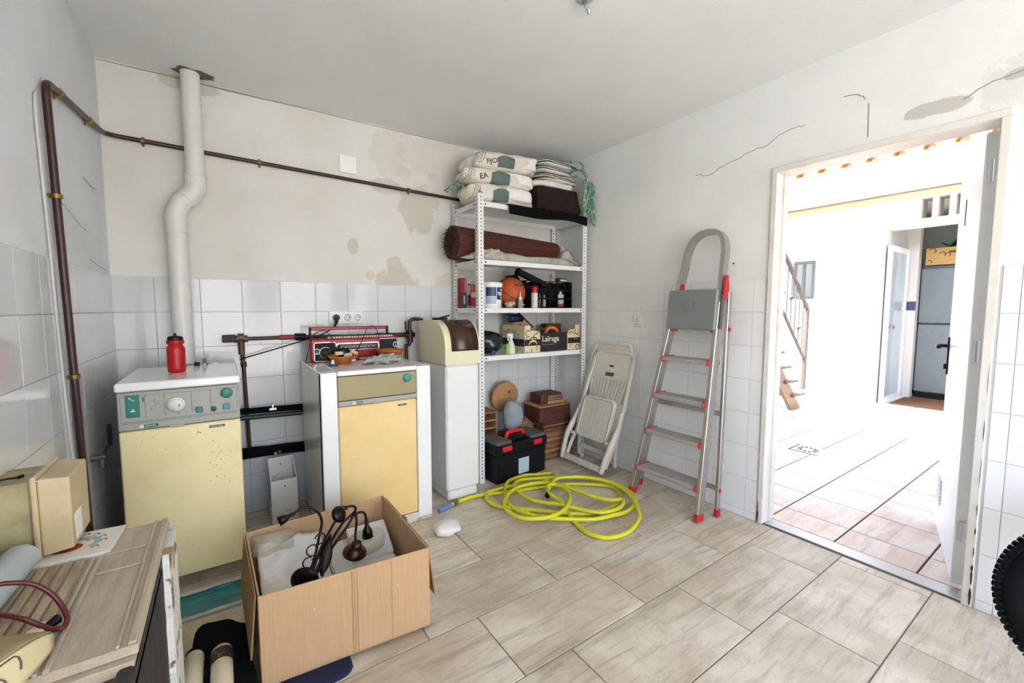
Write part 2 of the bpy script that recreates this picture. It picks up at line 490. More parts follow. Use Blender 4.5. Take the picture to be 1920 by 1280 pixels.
def cut(r, hole):
    """pieces of rectangle r = (a0, a1, b0, b1) outside hole"""
    if hole is None: return [r]
    a0, a1, b0, b1 = r; h0, h1, g0, g1 = hole
    if a1 <= h0 or a0 >= h1 or b1 <= g0 or b0 >= g1: return [r]
    out = []
    if a0 < h0: out.append((a0, h0, b0, b1))
    if a1 > h1: out.append((h1, a1, b0, b1))
    c0, c1 = max(a0, h0), min(a1, h1)
    if b0 < g0: out.append((c0, c1, b0, g0))
    if b1 > g1: out.append((c0, c1, g1, b1))
    return [q for q in out if q[1]-q[0] > 0.012 and q[3]-q[2] > 0.012]
rows = [0.0, 0.041, 0.238, 0.435, 0.632, 0.829, 1.026, 1.223, TT]
def wall_tiles(parent, cols, place, hole=None, gap=0.0024, m=None):
    for i in range(len(cols)-1):
        for j in range(len(rows)-1):
            for (a0, a1, b0, b1) in cut((cols[i], cols[i+1], rows[j], rows[j+1]), hole):
                w, h = a1-a0-gap, b1-b0-gap
                if w < .012 or h < .012: continue
                M = place((a0+a1)/2, (b0+b1)/2) @ Euler((random.gauss(0, .0022), random.gauss(0, .0022), 0)).to_matrix().to_4x4()
                part_at('tile', tile_mesh(w, h, 0.0025, 0.0008, m or M_tile, 'wall' if m is None else 'right'), parent, M)
def edges(lo, hi, ref, pitch):
    k = math.ceil((lo - ref) / pitch + 1e-6); out = [lo]
    while ref + k*pitch < hi - 1e-6:
        out.append(ref + k*pitch); k += 1
    return out + [hi]
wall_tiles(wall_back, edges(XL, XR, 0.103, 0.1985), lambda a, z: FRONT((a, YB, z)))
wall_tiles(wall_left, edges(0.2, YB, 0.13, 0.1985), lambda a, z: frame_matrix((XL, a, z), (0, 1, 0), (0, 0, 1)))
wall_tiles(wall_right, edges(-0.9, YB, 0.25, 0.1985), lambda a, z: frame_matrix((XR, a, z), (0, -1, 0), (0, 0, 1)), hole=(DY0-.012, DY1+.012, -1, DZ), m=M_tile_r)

# floor tiles, running bond
M_floor = bpy.data.materials.new('stone floor tile'); M_floor.use_nodes = True
def build_stone(m, c1, c2, c3, rough=0.42, rndv=0.06):
    nt = m.node_tree; N = nt.nodes; Lk = nt.links; b = N['Principled BSDF']; b.inputs['Roughness'].default_value = rough
    tc = N.new('ShaderNodeTexCoord'); oi = N.new('ShaderNodeObjectInfo'); mul = N.new('ShaderNodeMath'); mul.operation = 'MULTIPLY'; mul.inputs[1].default_value = 53.0
    Lk.new(oi.outputs['Random'], mul.inputs[0])
    def nz(scale, stretch, rot, rough=0.6):
        mp = N.new('ShaderNodeMapping'); mp.inputs['Scale'].default_value = stretch; mp.inputs['Rotation'].default_value = (0, 0, rot)
        Lk.new(tc.outputs['Object'], mp.inputs[0]); Lk.new(mul.outputs[0], mp.inputs['Location'])
        n = N.new('ShaderNodeTexNoise'); n.inputs['Scale'].default_value = scale; n.inputs['Detail'].default_value = 8; n.inputs['Roughness'].default_value = rough
        n.inputs['Distortion'].default_value = 0.6
        Lk.new(mp.outputs[0], n.inputs['Vector']); return n.outputs['Fac']
    def ramp(s, p0, p1, a, bb):
        r = N.new('ShaderNodeValToRGB'); r.color_ramp.elements[0].position = p0; r.color_ramp.elements[1].position = p1
        r.color_ramp.elements[0].color = a; r.color_ramp.elements[1].color = bb; Lk.new(s, r.inputs[0]); return r.outputs[0]
    a = ramp(nz(3.0, (1, 1, 1), 0), .40, .60, lin(c1), lin(c2))
    st = ramp(nz(5.0, (.5, 4.5, 1), .35, .7), .48, .70, (0, 0, 0, 1), (.8, .8, .8, 1))
    mx = N.new('ShaderNodeMixRGB'); Lk.new(st, mx.inputs[0]); Lk.new(a, mx.inputs[1]); mx.inputs[2].default_value = lin(c3)
    fine = ramp(nz(28.0, (1, 1.6, 1), .2, .7), .52, .75, (0, 0, 0, 1), (.30, .30, .30, 1))
    m2 = N.new('ShaderNodeMixRGB'); Lk.new(fine, m2.inputs[0]); Lk.new(mx.outputs[0], m2.inputs[1]); m2.inputs[2].default_value = lin('#8d8272')
    mr = N.new('ShaderNodeMapRange'); mr.inputs['To Min'].default_value = 1-rndv; mr.inputs['To Max'].default_value = 1+rndv
    Lk.new(oi.outputs['Random'], mr.inputs['Value'])
    h = N.new('ShaderNodeHueSaturation'); Lk.new(mr.outputs[0], h.inputs['Value']); Lk.new(m2.outputs[0], h.inputs['Color'])
    Lk.new(h.outputs[0], b.inputs['Base Color'])
build_stone(M_floor, '#ddd1bb', '#c6b59c', '#988a77')
FW, FH, FGAP = 0.629, 0.332, 0.0045
for r in range(-11, 7):                                # joints step by a third of a tile from row to row
    y0 = 0.755 + r*FH; y1 = y0 + FH
    ph = 1.005 - 0.2060*r
    k0 = math.floor((XL - ph)/FW)
    for k in range(k0-1, k0+8):
        x0, x1 = max(XL+.002, ph+k*FW), min(XR-.001, ph+(k+1)*FW)
        yy0, yy1 = max(y0, YF), min(y1, YB-.002)
        if x1-x0 < .02 or yy1-yy0 < .02: continue
        part_at('tile', tile_mesh(x1-x0-FGAP, yy1-yy0-FGAP, 0.008, 0.0015, M_floor, 'floor'), floor,
                Matrix.Translation(((x0+x1)/2, (yy0+yy1)/2, -0.008)))

# cracks in the plaster and rust on the door frame are thin ribbons on their wall
M_crack = mat('plaster crack line', '#8f8b82', 0.9)
mb = MB(); R_ = lambda z, y: (-y, z)
SW = frame_matrix((XR-.0005, 0, 0), (0, -1, 0), (0, 0, 1))
for pl in ([(1.63, 2.095), (1.55, 2.06), (1.44, 2.10), (1.33, 2.125), (1.2, 2.145), (1.10, 2.19), (1.02, 2.185)], [(.86, 2.26), (.80, 2.25), (.77, 2.22)],
           [(.76, 2.20), (.755, 2.04)], [(.45, 2.09), (.35, 2.13), (.2, 2.16), (.05, 2.2)]):
    pts = []
    for i in range(len(pl)-1):
        for t in range(5):
            a = t/5; pts.append((-(pl[i][0]*(1-a)+pl[i+1][0]*a), pl[i][1]*(1-a)+pl[i+1][1]*a + random.uniform(-.006, .006)))
    pts.append((-pl[-1][0], pl[-1][1]))
    ribbon(mb, pts, .0035, SW)
part('crack', mb, M_crack, wall_right, 'thin dark cracks in the plaster', 'stuff')
mb = MB(); LWm = frame_matrix((XL+.0005, 0, 0), (0, 1, 0), (0, 0, 1))
for pl in ([(2.13, 1.63), (2.25, 1.62), (2.42, 1.585), (2.55, 1.57)], [(2.56, 1.455), (2.72, 1.44), (2.9, 1.425)], [(2.55, 1.80), (2.68, 1.79), (2.8, 1.8)]):
    ribbon(mb, [(p[0], p[1]) for p in pl], .003, LWm)
part('crack', mb, M_crack, wall_left, None, 'stuff')
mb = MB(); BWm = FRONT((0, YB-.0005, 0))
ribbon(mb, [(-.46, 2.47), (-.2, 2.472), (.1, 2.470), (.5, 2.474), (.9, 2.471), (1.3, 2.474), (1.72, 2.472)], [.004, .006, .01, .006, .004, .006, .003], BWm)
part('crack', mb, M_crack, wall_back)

# ------------------------------------------------------------------ door opening
M_frame = mat('cream metal door frame', '#e6e2d8', 0.4, var=0.12, vscale=6, col2='#d4cab8', ramp=(.5, .8))
M_rust = mat('rust', '#5a3018', 0.9, var=0.5, vscale=40)
M_alu = mat('brushed aluminium', '#c9ccce', 0.28, metal=1.0, var=0.1, vscale=20)
mb = MB(); fx0, fx1 = XR-.012, XR+th+.012
mb.box(fx0, fx1, DY1-.026, DY1+.004, 0.001, DZ-.026, .003); mb.box(fx0, fx1, DY0-.004, DY0+.026, 0.001, DZ-.026, .003)
mb.box(fx0, fx1, DY0-.004, DY1+.004, DZ-.026, DZ+.004, .003)
mb.box(XR+.055, XR+.075, DY1-.036, DY1-.026, 0.001, DZ-.026); mb.box(XR+.055, XR+.075, DY0+.026, DY0+.036, 0.001, DZ-.026)
door_frame = struct('door_1', mb, M_frame, 'cream metal door frame with rusty feet')
mb = MB()
def rustline(y, zs, side):
    for z, w, h in zs:
        n = 9; pts = [(-(y) + w*math.cos(2*PI*i/n)*random.uniform(.5, 1), z + h*math.sin(2*PI*i/n)*random.uniform(.6, 1)) for i in range(n)]
        mb.add([SW @ Vector((p[0], p[1], .0135)) for p in pts], [list(range(n))], False)
rustline(DY0+.001, [(.05, .005, .05), (.13, .004, .04), (.24, .0025, .03), (.33, .003, .02), (.42, .002, .03), (.58, .0015, .07), (.75, .0015, .06), (.95, .001, .08), (.17, .005, .02)], 1)
rustline(DY1-.002, [(.05, .006, .05), (.10, .003, .04)], 1)
part('rust', mb, M_rust, door_frame, 'brown rust along the frame foot', 'stuff')
struct('trim_1', MB().box(XR+.012, XR+.105, DY0+.026, DY1-.026, -.01, .006, .002), M_alu, 'silver metal threshold strip')

# ------------------------------------------------------------------ patio outside the door
M_owall = mat('white render outside', '#dddcd8', 0.9, var=0.04, vscale=2)
M_pgrout = mat('patio grout', '#4a423c', 0.9)
M_pt = bpy.data.materials.new('terracotta patio tile'); M_pt.use_nodes = True
build_stone(M_pt, '#e8d9cb', '#dcc6b4', '#c2a792', rough=0.35, rndv=0.05)
XO = XR + th
patio = struct('floor_2', MB().box(XR+.02, 11.0, -6.0, 9.0, -0.20, -0.004), M_pgrout)
P_ = 0.3265
def patio_tile(i, j):
    x0, y0 = 2.874 + i*P_, 0.503 + j*P_*1.005
    x1, y1 = x0+P_, y0+P_
    if i == -1: x0 = XO+.0
    part_at('tile', tile_mesh(x1-x0-.007, y1-y0-.007, 0.008, 0.0018, M_pt, 'patio'), patio, Matrix.Translation(((x0+x1)/2, (y0+y1)/2, -.008)))
for i in range(-1, 17):
    for j in range(-4, 11):
        y = .5 + j*P_; x = 2.87 + i*P_
        if y < .10*(x-2.5)-1.5 or y > .55*x + .2 or (i > 12 and y > 3.4): continue
        patio_tile(i, j)
XF = 7.05                                             # wall across the patio
mb = MB()
mb.box(XF, XF+.25, 1.86, 6.5, -.05, 3.1)              # left of the recess
mb.box(XF, XF+.25, -4.0, 0.45, -.05, 3.1)             # right of the recess
mb.box(XF, XF+.25, 0.45, 1.86, 2.25, 2.33)            # band above with three arched openings
y = 1.86
for a in (1.488, 1.342, 1.195):
    mb.box(XF, XF+.25, a+.047, y, 2.33, 2.57); y = a-.047
mb.box(XF, XF+.25, 0.45, y, 2.33, 2.57); mb.box(XF, XF+.25, .45, 1.86, 2.57, 3.1)
struct('wall_far', mb, M_owall)
mb = MB(); mb.box(8.75, 8.95, 0.2, 3.0, -.05, 3.1); mb.box(XF+.25, 8.75, 0.25, .45, -.05, 3.1); mb.box(XF+.25, 8.75, 1.86, 2.0, -.05, 3.1)
mb.box(XF+.25, 8.75, .45, 1.86, 2.62, 2.74)
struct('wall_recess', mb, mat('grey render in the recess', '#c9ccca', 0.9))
struct('wall_patio', MB().box(XR+.3, 11, 7.6, 7.9, -.05, 3.0).box(XR+.3, 11, -5.3, -5.0, -.05, 3.0), M_owall)
# blue bordered tiled pilaster in the recess
mb = MB(); mb.box(7.86, 7.98, 1.70, 1.86, 0, 2.62)
pil = struct('trim_2', mb, mat('pale tiled pilaster', '#cfcfc8', 0.3))
part('border_tile', MB().box(7.852, 7.86, 1.70, 1.86, 1.22, 1.34), mat('blue border tile', '#4a5578', 0.3, var=.5, vscale=60), pil)
# border tiles along the far wall
bt = tile_mesh(.19, .09, .006, .001, mat('pale blue border tile', '#aeb6cf', 0.3, var=.4, vscale=50, col2='#e8e8ea'), 'border')
wf = bpy.data.objects['wall_far']
for k in range(8): part_at('border_tile', bt, wf, SIDE((XF, 3.05+k*.2, 1.27)))
# sash window on the far wall
t = thing('sash_window', 'small grey sash window beside the outdoor stair rail', 'window', (XF, 2.75, 1.385))
M_dark_al = mat('grey window sash', '#565c5b', 0.5)
mb = MB(); mb.box(XF-.02, XF, 2.62, 2.89, 1.385, 1.42, .004); mb.box(XF-.02, XF, 2.62, 2.89, 1.89, 1.93, .004)
for y in (2.62, 2.74, 2.855): mb.box(XF-.02, XF, y, y+.035, 1.42, 1.89)
part('frame', mb, M_dark_al, t)
part('pane', MB().box(XF-.008, XF, 2.655, 2.855, 1.42, 1.89), mat('dull window glass', '#5c6463', 0.15), t)
# eave of roman tiles over the far wall
M_rt = mat('roman roof tile', '#cf8d4c', 0.85, var=.3, vscale=10, rnd=.1)
eave = struct('roof', MB().box(5.62, 8.9, -3.6, 6.6, 2.68, 2.725).box(5.72, 5.76, -3.6, 6.6, 2.725, 2.86), M_owall)
RTm = MB()
n = 8; L = 1.5; v = []
for (x, rr, lift) in ((0, .064, 0), (L, .060, .42)):
    for r_ in (rr, rr-.014):
        for i in range(n+1):
            a = PI*i/n; v.append((x, r_*math.cos(a), r_*math.sin(a)+lift))
q = n+1; f = []
for i in range(n):
    f += [(i, i+1, 2*q+i+1, 2*q+i), (q+i+1, q+i, 3*q+i, 3*q+i+1), (i+1, i, q+i, q+i+1)]
RTm.add(v, f, True); rt = RTm.mesh('roof_tile', M_rt)
for k in range(24): part_at('roof_tile', rt, eave, Matrix.Translation((5.54, -1.62+.2155*k, 2.735)))
struct('added_eave', MB().box(XO, 4.35, -4.0, 6.6, 2.60, 2.68, .01), M_owall)   # unseen eave added over the door to hold back sky light
# ochre cornice
struct('trim_3', MB().box(XF-.03, XF, .2, 6.0, 2.60, 2.66, .005), mat('ochre cornice', '#ead8b4', .8))

# door leaf swung open to the outside
ang = math.radians(14.6)
dl = thing('door_leaf', 'white metal door leaf swung open to the patio', 'door', (XO+.015, DY0+.042, 0.015), ang)
M_leaf = mat('white lacquered door leaf', '#eef0f0', 0.28, var=.05, vscale=3)
part('panel', MB().box(0, .735, 0, .04, 0.0, 1.955, .004), M_leaf, dl, local=True)
mb = MB()
M_blk = mat('black plastic', '#0a0a0c', 0.45, spec=.3)
mb.box(.690, .728, .04, .048, .86, 1.07, .003); mb.cyl((.709, .04, 1.02), (.709, .095, 1.02), .010, n=10)
mb.cyl((.709, .09, 1.02), (.585, .09, 1.02), .010, n=10); mb.box(.700, .718, .048, .058, .89, .92)
mb.box(.690, .728, -.008, 0, .86, 1.07, .003); mb.cyl((.709, 0, 1.02), (.709, -.055, 1.02), .010, n=10); mb.cyl((.709, -.05, 1.02), (.830, -.05, 1.02), .010, n=10)
part('handle', mb, M_blk, dl, 'black lever handle', local=True)
mb = MB()
for k in range(7): mb.box(.55, .69, .04, .046, .16+.02*k, .171+.02*k, .001)
part('vent_grille', mb, mat('grey vent slats', '#c4c8ca', .4), dl, None, 'stuff', local=True)
for z in (.2, 1.0, 1.75): part('hinge', MB().cyl((-.008, .02, z), (-.008, .02, z+.09), .007, n=8), M_alu, dl, local=True)

part('zigzag_mark', MB().tube([(.45+(.006 if k % 2 else -.006), .0415, 1.64+.007*k) for k in range(19)], .0016, 5), M_blk, dl, 'dark zigzag mark on the leaf', local=True)

# fridge in the recess, crate on it, basket in the crate
fr = thing('fridge', 'blue grey upright fridge standing in the far recess', 'fridge', (8.3, 1.40, 0))
M_fr = mat('blue grey enamel', '#747e82', 0.4, var=.12, vscale=4)
part('cabinet', MB().box(8.06, 8.6, 1.06, 1.70, 0.03, 1.83, .01), mat('grey fridge body', '#70787c', .5), fr)
part('door', MB().box(8.0, 8.055, 1.06, 1.70, 0.09, 1.03, .012), M_fr, fr)
part('freezer_door', MB().box(8.0, 8.055, 1.06, 1.70, 1.045, 1.79, .012), M_fr, fr)
part('plinth', MB().box(8.02, 8.058, 1.07, 1.69, 0.0, .08), M_blk, fr)
ct = thing('wooden_crate', 'printed yellow wooden crate on top of the far fridge', 'crate', (8.25, 1.38, 1.83))
M_cr = mat('thin crate wood', '#c4a064', .8, var=.25, vscale=12, stretch=(1, 1, 6))
for (nm, b) in (('front_board', (8.0, 8.012, 1.10, 1.66, 1.835, 2.06)), ('back_board', (8.44, 8.452, 1.10, 1.66, 1.835, 2.06)),
                ('side_board', (8.012, 8.44, 1.10, 1.112, 1.835, 2.06)), ('side_board', (8.012, 8.44, 1.648, 1.66, 1.835, 2.06)), ('bottom_board', (8.012, 8.44, 1.112, 1.648, 1.835, 1.845))):
    part(nm, MB().box(*b), M_cr, ct)
mb = MB()
SF = frame_matrix((8.0, 0, 0), (0, -1, 0), (0, 0, 1))
for (cy, cz, r) in ((1.60, 2.02, .035), (1.50, 1.97, .03), (1.45, 1.96, .025), (1.62, 1.88, .02), (1.33, 1.90, .03), (1.27, 1.88, .025), (1.22, 1.93, .03)):
    ribbon(mb, [(-x, z) for x, z in arc((cy, cz), r, 20, 230, 9)], .010, SF)
mb.add([SF @ Vector(p) for p in ((-1.44, 1.985, .001), (-1.33, 1.985, .001), (-1.33, 2.01, .001), (-1.44, 2.01, .001))], [(0, 1, 2, 3)])
part('print', mb, mat('brown crate print', '#5b4326', .9), ct, None, 'stuff')
mb = MB(); B_ = Euler((math.radians(38), 0, 0)).to_matrix()
for k in range(7): mb.cbox((8.2, 1.44+.0*k, 2.06), (.02, .26, .012), R=B_) if k == 0 else mb.cbox(Vector((8.08+.04*k, 1.44, 2.06)), (.012, .26, .012), R=B_)
mb.cbox((8.2, 1.44, 2.10), (.30, .02, .16), R=B_); mb.cbox((8.2, 1.34, 2.10), (.30, .18, .02), R=Euler((math.radians(-32), 0, 0)).to_matrix())
single('green_basket', mb, mat('dark green plastic', '#1f5a38', .5), 'dark green plastic basket tilted in the yellow crate', 'basket')
# glass door in the reveal of the recess
gd = thing('glass_door', 'aluminium framed glass door ajar beside the far fridge', 'door', (7.35, 1.82, 0))
mb = MB(); mb.box(7.10, 7.14, 1.79, 1.84, 0, 2.05, .004); mb.box(7.80, 7.84, 1.79, 1.84, 0, 2.05, .004); mb.box(7.14, 7.80, 1.79, 1.84, 0, .07); mb.box(7.14, 7.80, 1.79, 1.84, 1.98, 2.05)
part('frame', mb, mat('white aluminium', '#e8eaea', .35), gd)
part('pane', MB().box(7.14, 7.80, 1.812, 1.818, .07, 1.98), mat('tinted door glass', '#aab8c0', .05, spec=.6), gd)
part('bolt', MB().box(7.2, 7.34, 1.775, 1.79, .98, 1.02, .003), M_alu, gd)
dm = single('doormat', MB().box(7.2, 8.0, 1.0, 1.75, 0.0, .012, .003), mat('brown coir', '#6e4e33', .95, var=.4, vscale=60), 'brown coir mat in front of the far fridge', 'doormat')

# outdoor stair, going up towards the house
st = thing('outdoor_stair', 'brown metal outdoor stair with a turned white railing across the patio', 'stair', (5.6, 2.7, 0))
M_stair = mat('brown stair steel', '#6b625c', .6, var=.2, vscale=10)
M_wood = mat('light stair wood', '#8d7763', .6, var=.25, vscale=8, stretch=(1, 6, 6))
RX = frame_matrix((5.95, 2.32, 0), (-1, 0, 0), (0, 0, 1))      # local x = up the stair, y = up, z towards +y... 
for yy in (2.30, 3.05):
    part('stringer', MB().prism([(0, 0), (.22, 0), (1.9, 1.62), (1.9, 1.84), (.0, .03)], .04, frame_matrix((5.95, yy, 0), (-1, 0, 0), (0, 0, 1))), M_wood, st)
for k in range(8):
    part('tread', MB().box(5.72-.2*k-.05, 5.98-.2*k, 2.26, 3.10, .17+.185*k, .20+.185*k, .004), M_stair, st)
mb = MB()
rail = spline([(5.93, 2.26, 1.22), (5.88, 2.26, 1.27), (5.60, 2.26, 1.53), (5.30, 2.26, 1.82), (4.6, 2.26, 2.48)], 10)
rr = [.022 + .006*math.sin(i*.75) for i in range(len(rail))]
part('handrail', MB().tube(rail, rr, 8), M_stair, st)
part('newel_post', MB().box(5.88, 5.93, 2.24, 2.28, .25, 1.23, .005), M_stair, st)
part('lower_rail', MB().tube([(5.90, 2.26, .62), (5.35, 2.26, 1.14), (4.6, 2.26, 1.84)], .016, 6), M_stair, st)
for k in range(7):
    x = 5.80-.11*k; zb = .70+.105*k*.95; zt = 1.34+.104*k
    mb = MB().cyl((x, 2.26, zb), (x, 2.26, zt), .008, n=6)
    if k % 2 == 1: mb.lathe([(0, -.03), (.022, -.015), (.026, 0), (.022, .015), (0, .03)], 10, Matrix.Translation((x, 2.26, (zb+zt)/2 + (.05 if k == 3 else -.1))))
    part('baluster', mb, M_stair, st)
# floor drain
dr = thing('floor_drain', 'round slotted floor drain set in the patio tiles', 'drain', (4.22, 1.55, 0))
part('plate', MB().box(4.12, 4.32, 1.45, 1.65, 0, .004, .001), mat('pale drain plate', '#d8d6d0', .4), dr)
mb = MB()
for k in range(12):
    a = 2*PI*k/12; mb.cbox((4.22+.065*math.cos(a), 1.55+.065*math.sin(a), .0045), (.035, .018, .003), R=Euler((0, 0, a)).to_matrix())
mb.box(4.108, 4.116, 1.44, 1.66, 0, .003); mb.box(4.108, 4.33, 1.654, 1.664, 0, .003)
part('slots', mb, M_blk, dr, None, 'stuff')

# ground and a house opposite the window behind the camera (seen only as reflections)
struct('floor_3', MB().box(-12, XR+.02, -16, YF-th, -.25, -.05), mat('pale yard paving', '#c9c6bf', .9, var=.15, vscale=2))
hs = thing('house', 'cream house across the yard behind the camera', 'house', (1.5, -10, -.05))
part('wall', MB().box(-3, 7, -11, -9.6, -.05, 3.2), mat('cream house wall', '#e6dfd6', .9), hs)
for x in (0.6, 3.2): part('window', MB().box(x, x+.9, -9.62, -9.58, 1.2, 2.3, .005), M_dark_al, hs)
part('roof', MB().prism([(-.9, 0), (2.4, 0), (.75, .9)], 10.6, frame_matrix((-3.3, -9.0, 3.2), (0, -1, 0), (0, 0, 1))), M_rt, hs)

# ------------------------------------------------------------------ pipes on the walls
M_pipe = mat('dark brown painted pipe', '#3a1d17', 0.35, var=.3, vscale=12)
M_brass = mat('brass clamp', '#8f7a3c', 0.45, metal=.8, var=.4, vscale=40)
M_white_pl = mat('white plastic', '#e9e8e3', 0.4, var=.05, vscale=6)
gx, by = XL+.018, YB-.018
gp = thing('gas_pipe', 'dark brown gas pipe rising up the left wall and running along the back wall', 'pipe', (gx, 2.17, .30))
def bend(p, a, b, r, n=5):
    p = Vector(p); a = (Vector(a)-p).normalized(); b = (Vector(b)-p).normalized(); return [ (p + a*r*(1-t)**2 + b*r*t**2) for t in [i/n for i in range(n+1)] ]
A0, A1, A2, A3, A4 = (gx, 2.17, .30), (gx, 2.055, 1.985), (gx, 2.952, 2.105), (gx, by, 2.107), (1.70, by, 2.062)
path = [Vector(A0)] + bend(A1, A0, A2, .05) + bend((gx, by, 2.11), A1, A4, .07) + [Vector(A4)]
part('tube', MB().tube(path, .0115, 10), M_pipe, gp)
def clamp(p, ax, nrm):
    mb = MB(); p = Vector(p); ax = Vector(ax).normalized(); nrm = Vector(nrm); o = ax.cross(nrm)
    mb.cyl(p-ax*.007, p+ax*.007, .0165, n=10)
    R = Matrix((o, ax, nrm)).transposed()
    mb.cbox(p - nrm*.012, (.05, .012, .004), .001, R)
    part('clamp', mb, M_brass, gp, 'small brass pipe clamp')
for z in (1.62, 1.00): clamp((gx, 2.055+.115*(1.985-z)/1.685, z), (0, -.068, 1), (1, 0, 0))
clamp((gx, 2.20, 2.004), (0, 1, .13), (1, 0, 0)); clamp((gx, 2.63, 2.062), (0, 1, .13), (1, 0, 0))
for x in (-.30, .22, 1.13): clamp((x, by, 2.105-.043*(x+.3)/2), (1, 0, -.02), (0, -1, 0))
single('wall_cable', MB().tube(spline([(XL+.006, 2.02, 1.93), (XL+.006, 1.99, 1.86), (XL+.006, 2.02, 1.45), (XL+.006, 2.04, 1.1), (XL+.006, 2.075, .75), (XL+.006, 2.10, .5)], 6), .0042, 6),
       mat('grey white cable', '#c9c8c2', .5), 'thin pale cable clipped to the left wall beside the gas pipe', 'cable')
# small tap low on the left wall
tp = thing('wall_tap', 'small dark lever tap low on the left wall behind the beige box', 'tap', (XL+.03, 2.33, .62))
part('body', MB().cyl((XL, 2.33, .64), (XL+.05, 2.33, .64), .012, n=10).cyl((XL+.035, 2.33, .655), (XL+.035, 2.33, .60), .010, n=10), mat('tarnished metal', '#6b6660', .5, metal=.8), tp)
part('lever', MB().cyl((XL+.04, 2.33, .65), (XL+.06, 2.34, .69), .005, n=8).box(XL+.055, XL+.068, 2.335, 2.347, .68, .77, .003), M_blk, tp)

# flue pipe with its two bends
M_flue = mat('white flue enamel', '#dfded6', 0.35, var=.05, vscale=5)
fy = 2.885; fr_ = .043
fl = thing('flue_pipe', 'white flue pipe with two bends rising from the left boiler to the ceiling', 'flue pipe', (-.175, fy, .93))
xa, xb = -.085, -.178
part('upper_tube', MB().cyl((xa, fy, 1.90), (xa, fy, 2.4795), fr_, n=24), M_flue, fl)
part('lower_tube', MB().cyl((xb, fy, .945), (xb, fy, 1.66), fr_, n=24), M_flue, fl)
part('elbow', MB().tube(spline([(xa, fy, 1.95), (xa, fy, 1.91), (xa-.006, fy, 1.875), (xa-.03, fy, 1.84), (xa-.045, fy, 1.825)], 5), .048, 20), M_flue, fl)
part('elbow', MB().tube(spline([(xa-.035, fy, 1.835), (xa-.06, fy, 1.81), (xb+.012, fy, 1.77), (xb, fy, 1.735), (xb, fy, 1.69), (xb, fy, 1.64)], 5), .0465, 20), M_flue, fl)
for p, d, r in (((xa, fy, 1.948), (0, 0, 1), .0505), ((xa, fy, 1.915), (0, 0, 1), .0495), ((xa-.042, fy, 1.829), (-.7, 0, -.7), .0505), ((xa-.058, fy, 1.812), (-.7, 0, -.7), .049), ((xb, fy, 1.70), (0, 0, 1), .048), ((xb, fy, 1.645), (0, 0, 1), .0485)):
    p = Vector(p); d = Vector(d).normalized()
    part('collar', MB().cyl(p-d*.004, p+d*.004, r, n=24), M_flue, fl)
n = 18; mb = MB()
pts = [(-.085 + (.085+.018*math.sin(i*2.3))*math.cos(2*PI*i/n)*(1.15 if math.cos(2*PI*i/n) > 0 else .8), fy + (.06+.01*math.sin(i*1.7))*math.sin(2*PI*i/n), ZC-.002) for i in range(n)]
mb.add(pts, [list(range(n))[::-1]], False)
part('flue_hole', mb, mat('broken brown plaster', '#7c6a52', .95, var=.5, vscale=20), ceiling, 'ragged brown hole round the flue')

# blank plate and sockets
def plate(name, x0, x1, z0, z1, label, cat, m=M_white_pl):
    t = thing(name, label, cat, ((x0+x1)/2, YB, z0)); part('cover', MB().box(x0, x1, YB-.012, YB, z0, z1, .003), m, t); return t
M_pl_wall = mat('painted cover plate', '#f4f3f0', .5)
plate('cover_plate', .668, .777, 2.126, 2.236, 'blank square cover plate high on the back wall', 'wall plate', M_pl_wall)
def schuko(parent, M):
    part('socket_ring', MB().lathe([(.0, .001), (.019, .001), (.019, .006), (.022, .006), (.0225, .003), (.024, .001)], 20, M, cap=False), M_white_pl, parent)
    mb = MB()
    for dx in (-.0095, .0095): mb.cyl(M @ Vector((dx, 0, .001)), M @ Vector((dx, 0, .0022)), .003, n=8)
    for dy in (-.0175, .0175): mb.cbox(M @ Vector((0, dy, .003)), (.006, .006, .006))
    part('contacts', mb, mat('socket contacts', '#55524e', .4, metal=.6), parent, None, 'stuff')
ts = thing('triple_socket', 'white triple wall socket above the red radio', 'socket', (.683, YB, 1.145))
part('frame', MB().box(.575, .79, YB-.013, YB-.004, 1.143, 1.225, .003), M_white_pl, ts)
for x in (.619, .694, .758): schuko(ts, FRONT((x, YB-.013, 1.184)) )
s1 = thing('wall_socket', 'single white wall socket on the right wall beside the ladder', 'socket', (XR, 2.055, 1.11))
part('frame', MB().box(XR-.013, XR-.004, 2.018, 2.092, 1.112, 1.186, .003), M_white_pl, s1)
schuko(s1, frame_matrix((XR-.013, 2.055, 1.149), (0, -1, 0), (0, 0, 1)))
single('wall_plug_hole', MB().cyl((XR-.002, 1.365, 1.51), (XR, 1.365, 1.51), .006, n=8), mat('dirty hole', '#6a5c50', .9), 'small dark screw hole on the right wall above the ladder', 'screw hole')

# ------------------------------------------------------------------ the two boilers
M_wh_en = mat('white enamel', '#f5f4ef', 0.15, var=.04, vscale=4, spec=.6)
M_yel = mat('yellowed cream enamel', '#f7e8b2', 0.38, var=.2, vscale=3.5, col2='#e9d496', ramp=(.45, .8))
M_yel2 = mat('warm cream enamel', '#f2d698', 0.35, var=.1, vscale=3, col2='#eac986')
M_gpan = mat('grey control panel', '#a9aaa0', 0.45, var=.06, vscale=5)
M_olv = mat('olive control panel', '#a3956a', 0.45, var=.08, vscale=5)
M_teal = mat('teal green plastic', '#2f7f6c', 0.35)
M_teald = mat('dark teal badge', '#245a52', 0.4)
M_lightmark = mat('pale print', '#dfe5dc', .5)
M_darkmark = mat('dark print', '#5c5e58', .6)
b1 = thing('boiler', 'left oil boiler with grey control panel and stained cream door', 'boiler', (-.16, 2.56, 0))
x0, x1, yf, yb = -.366, .050, 2.29, 2.82
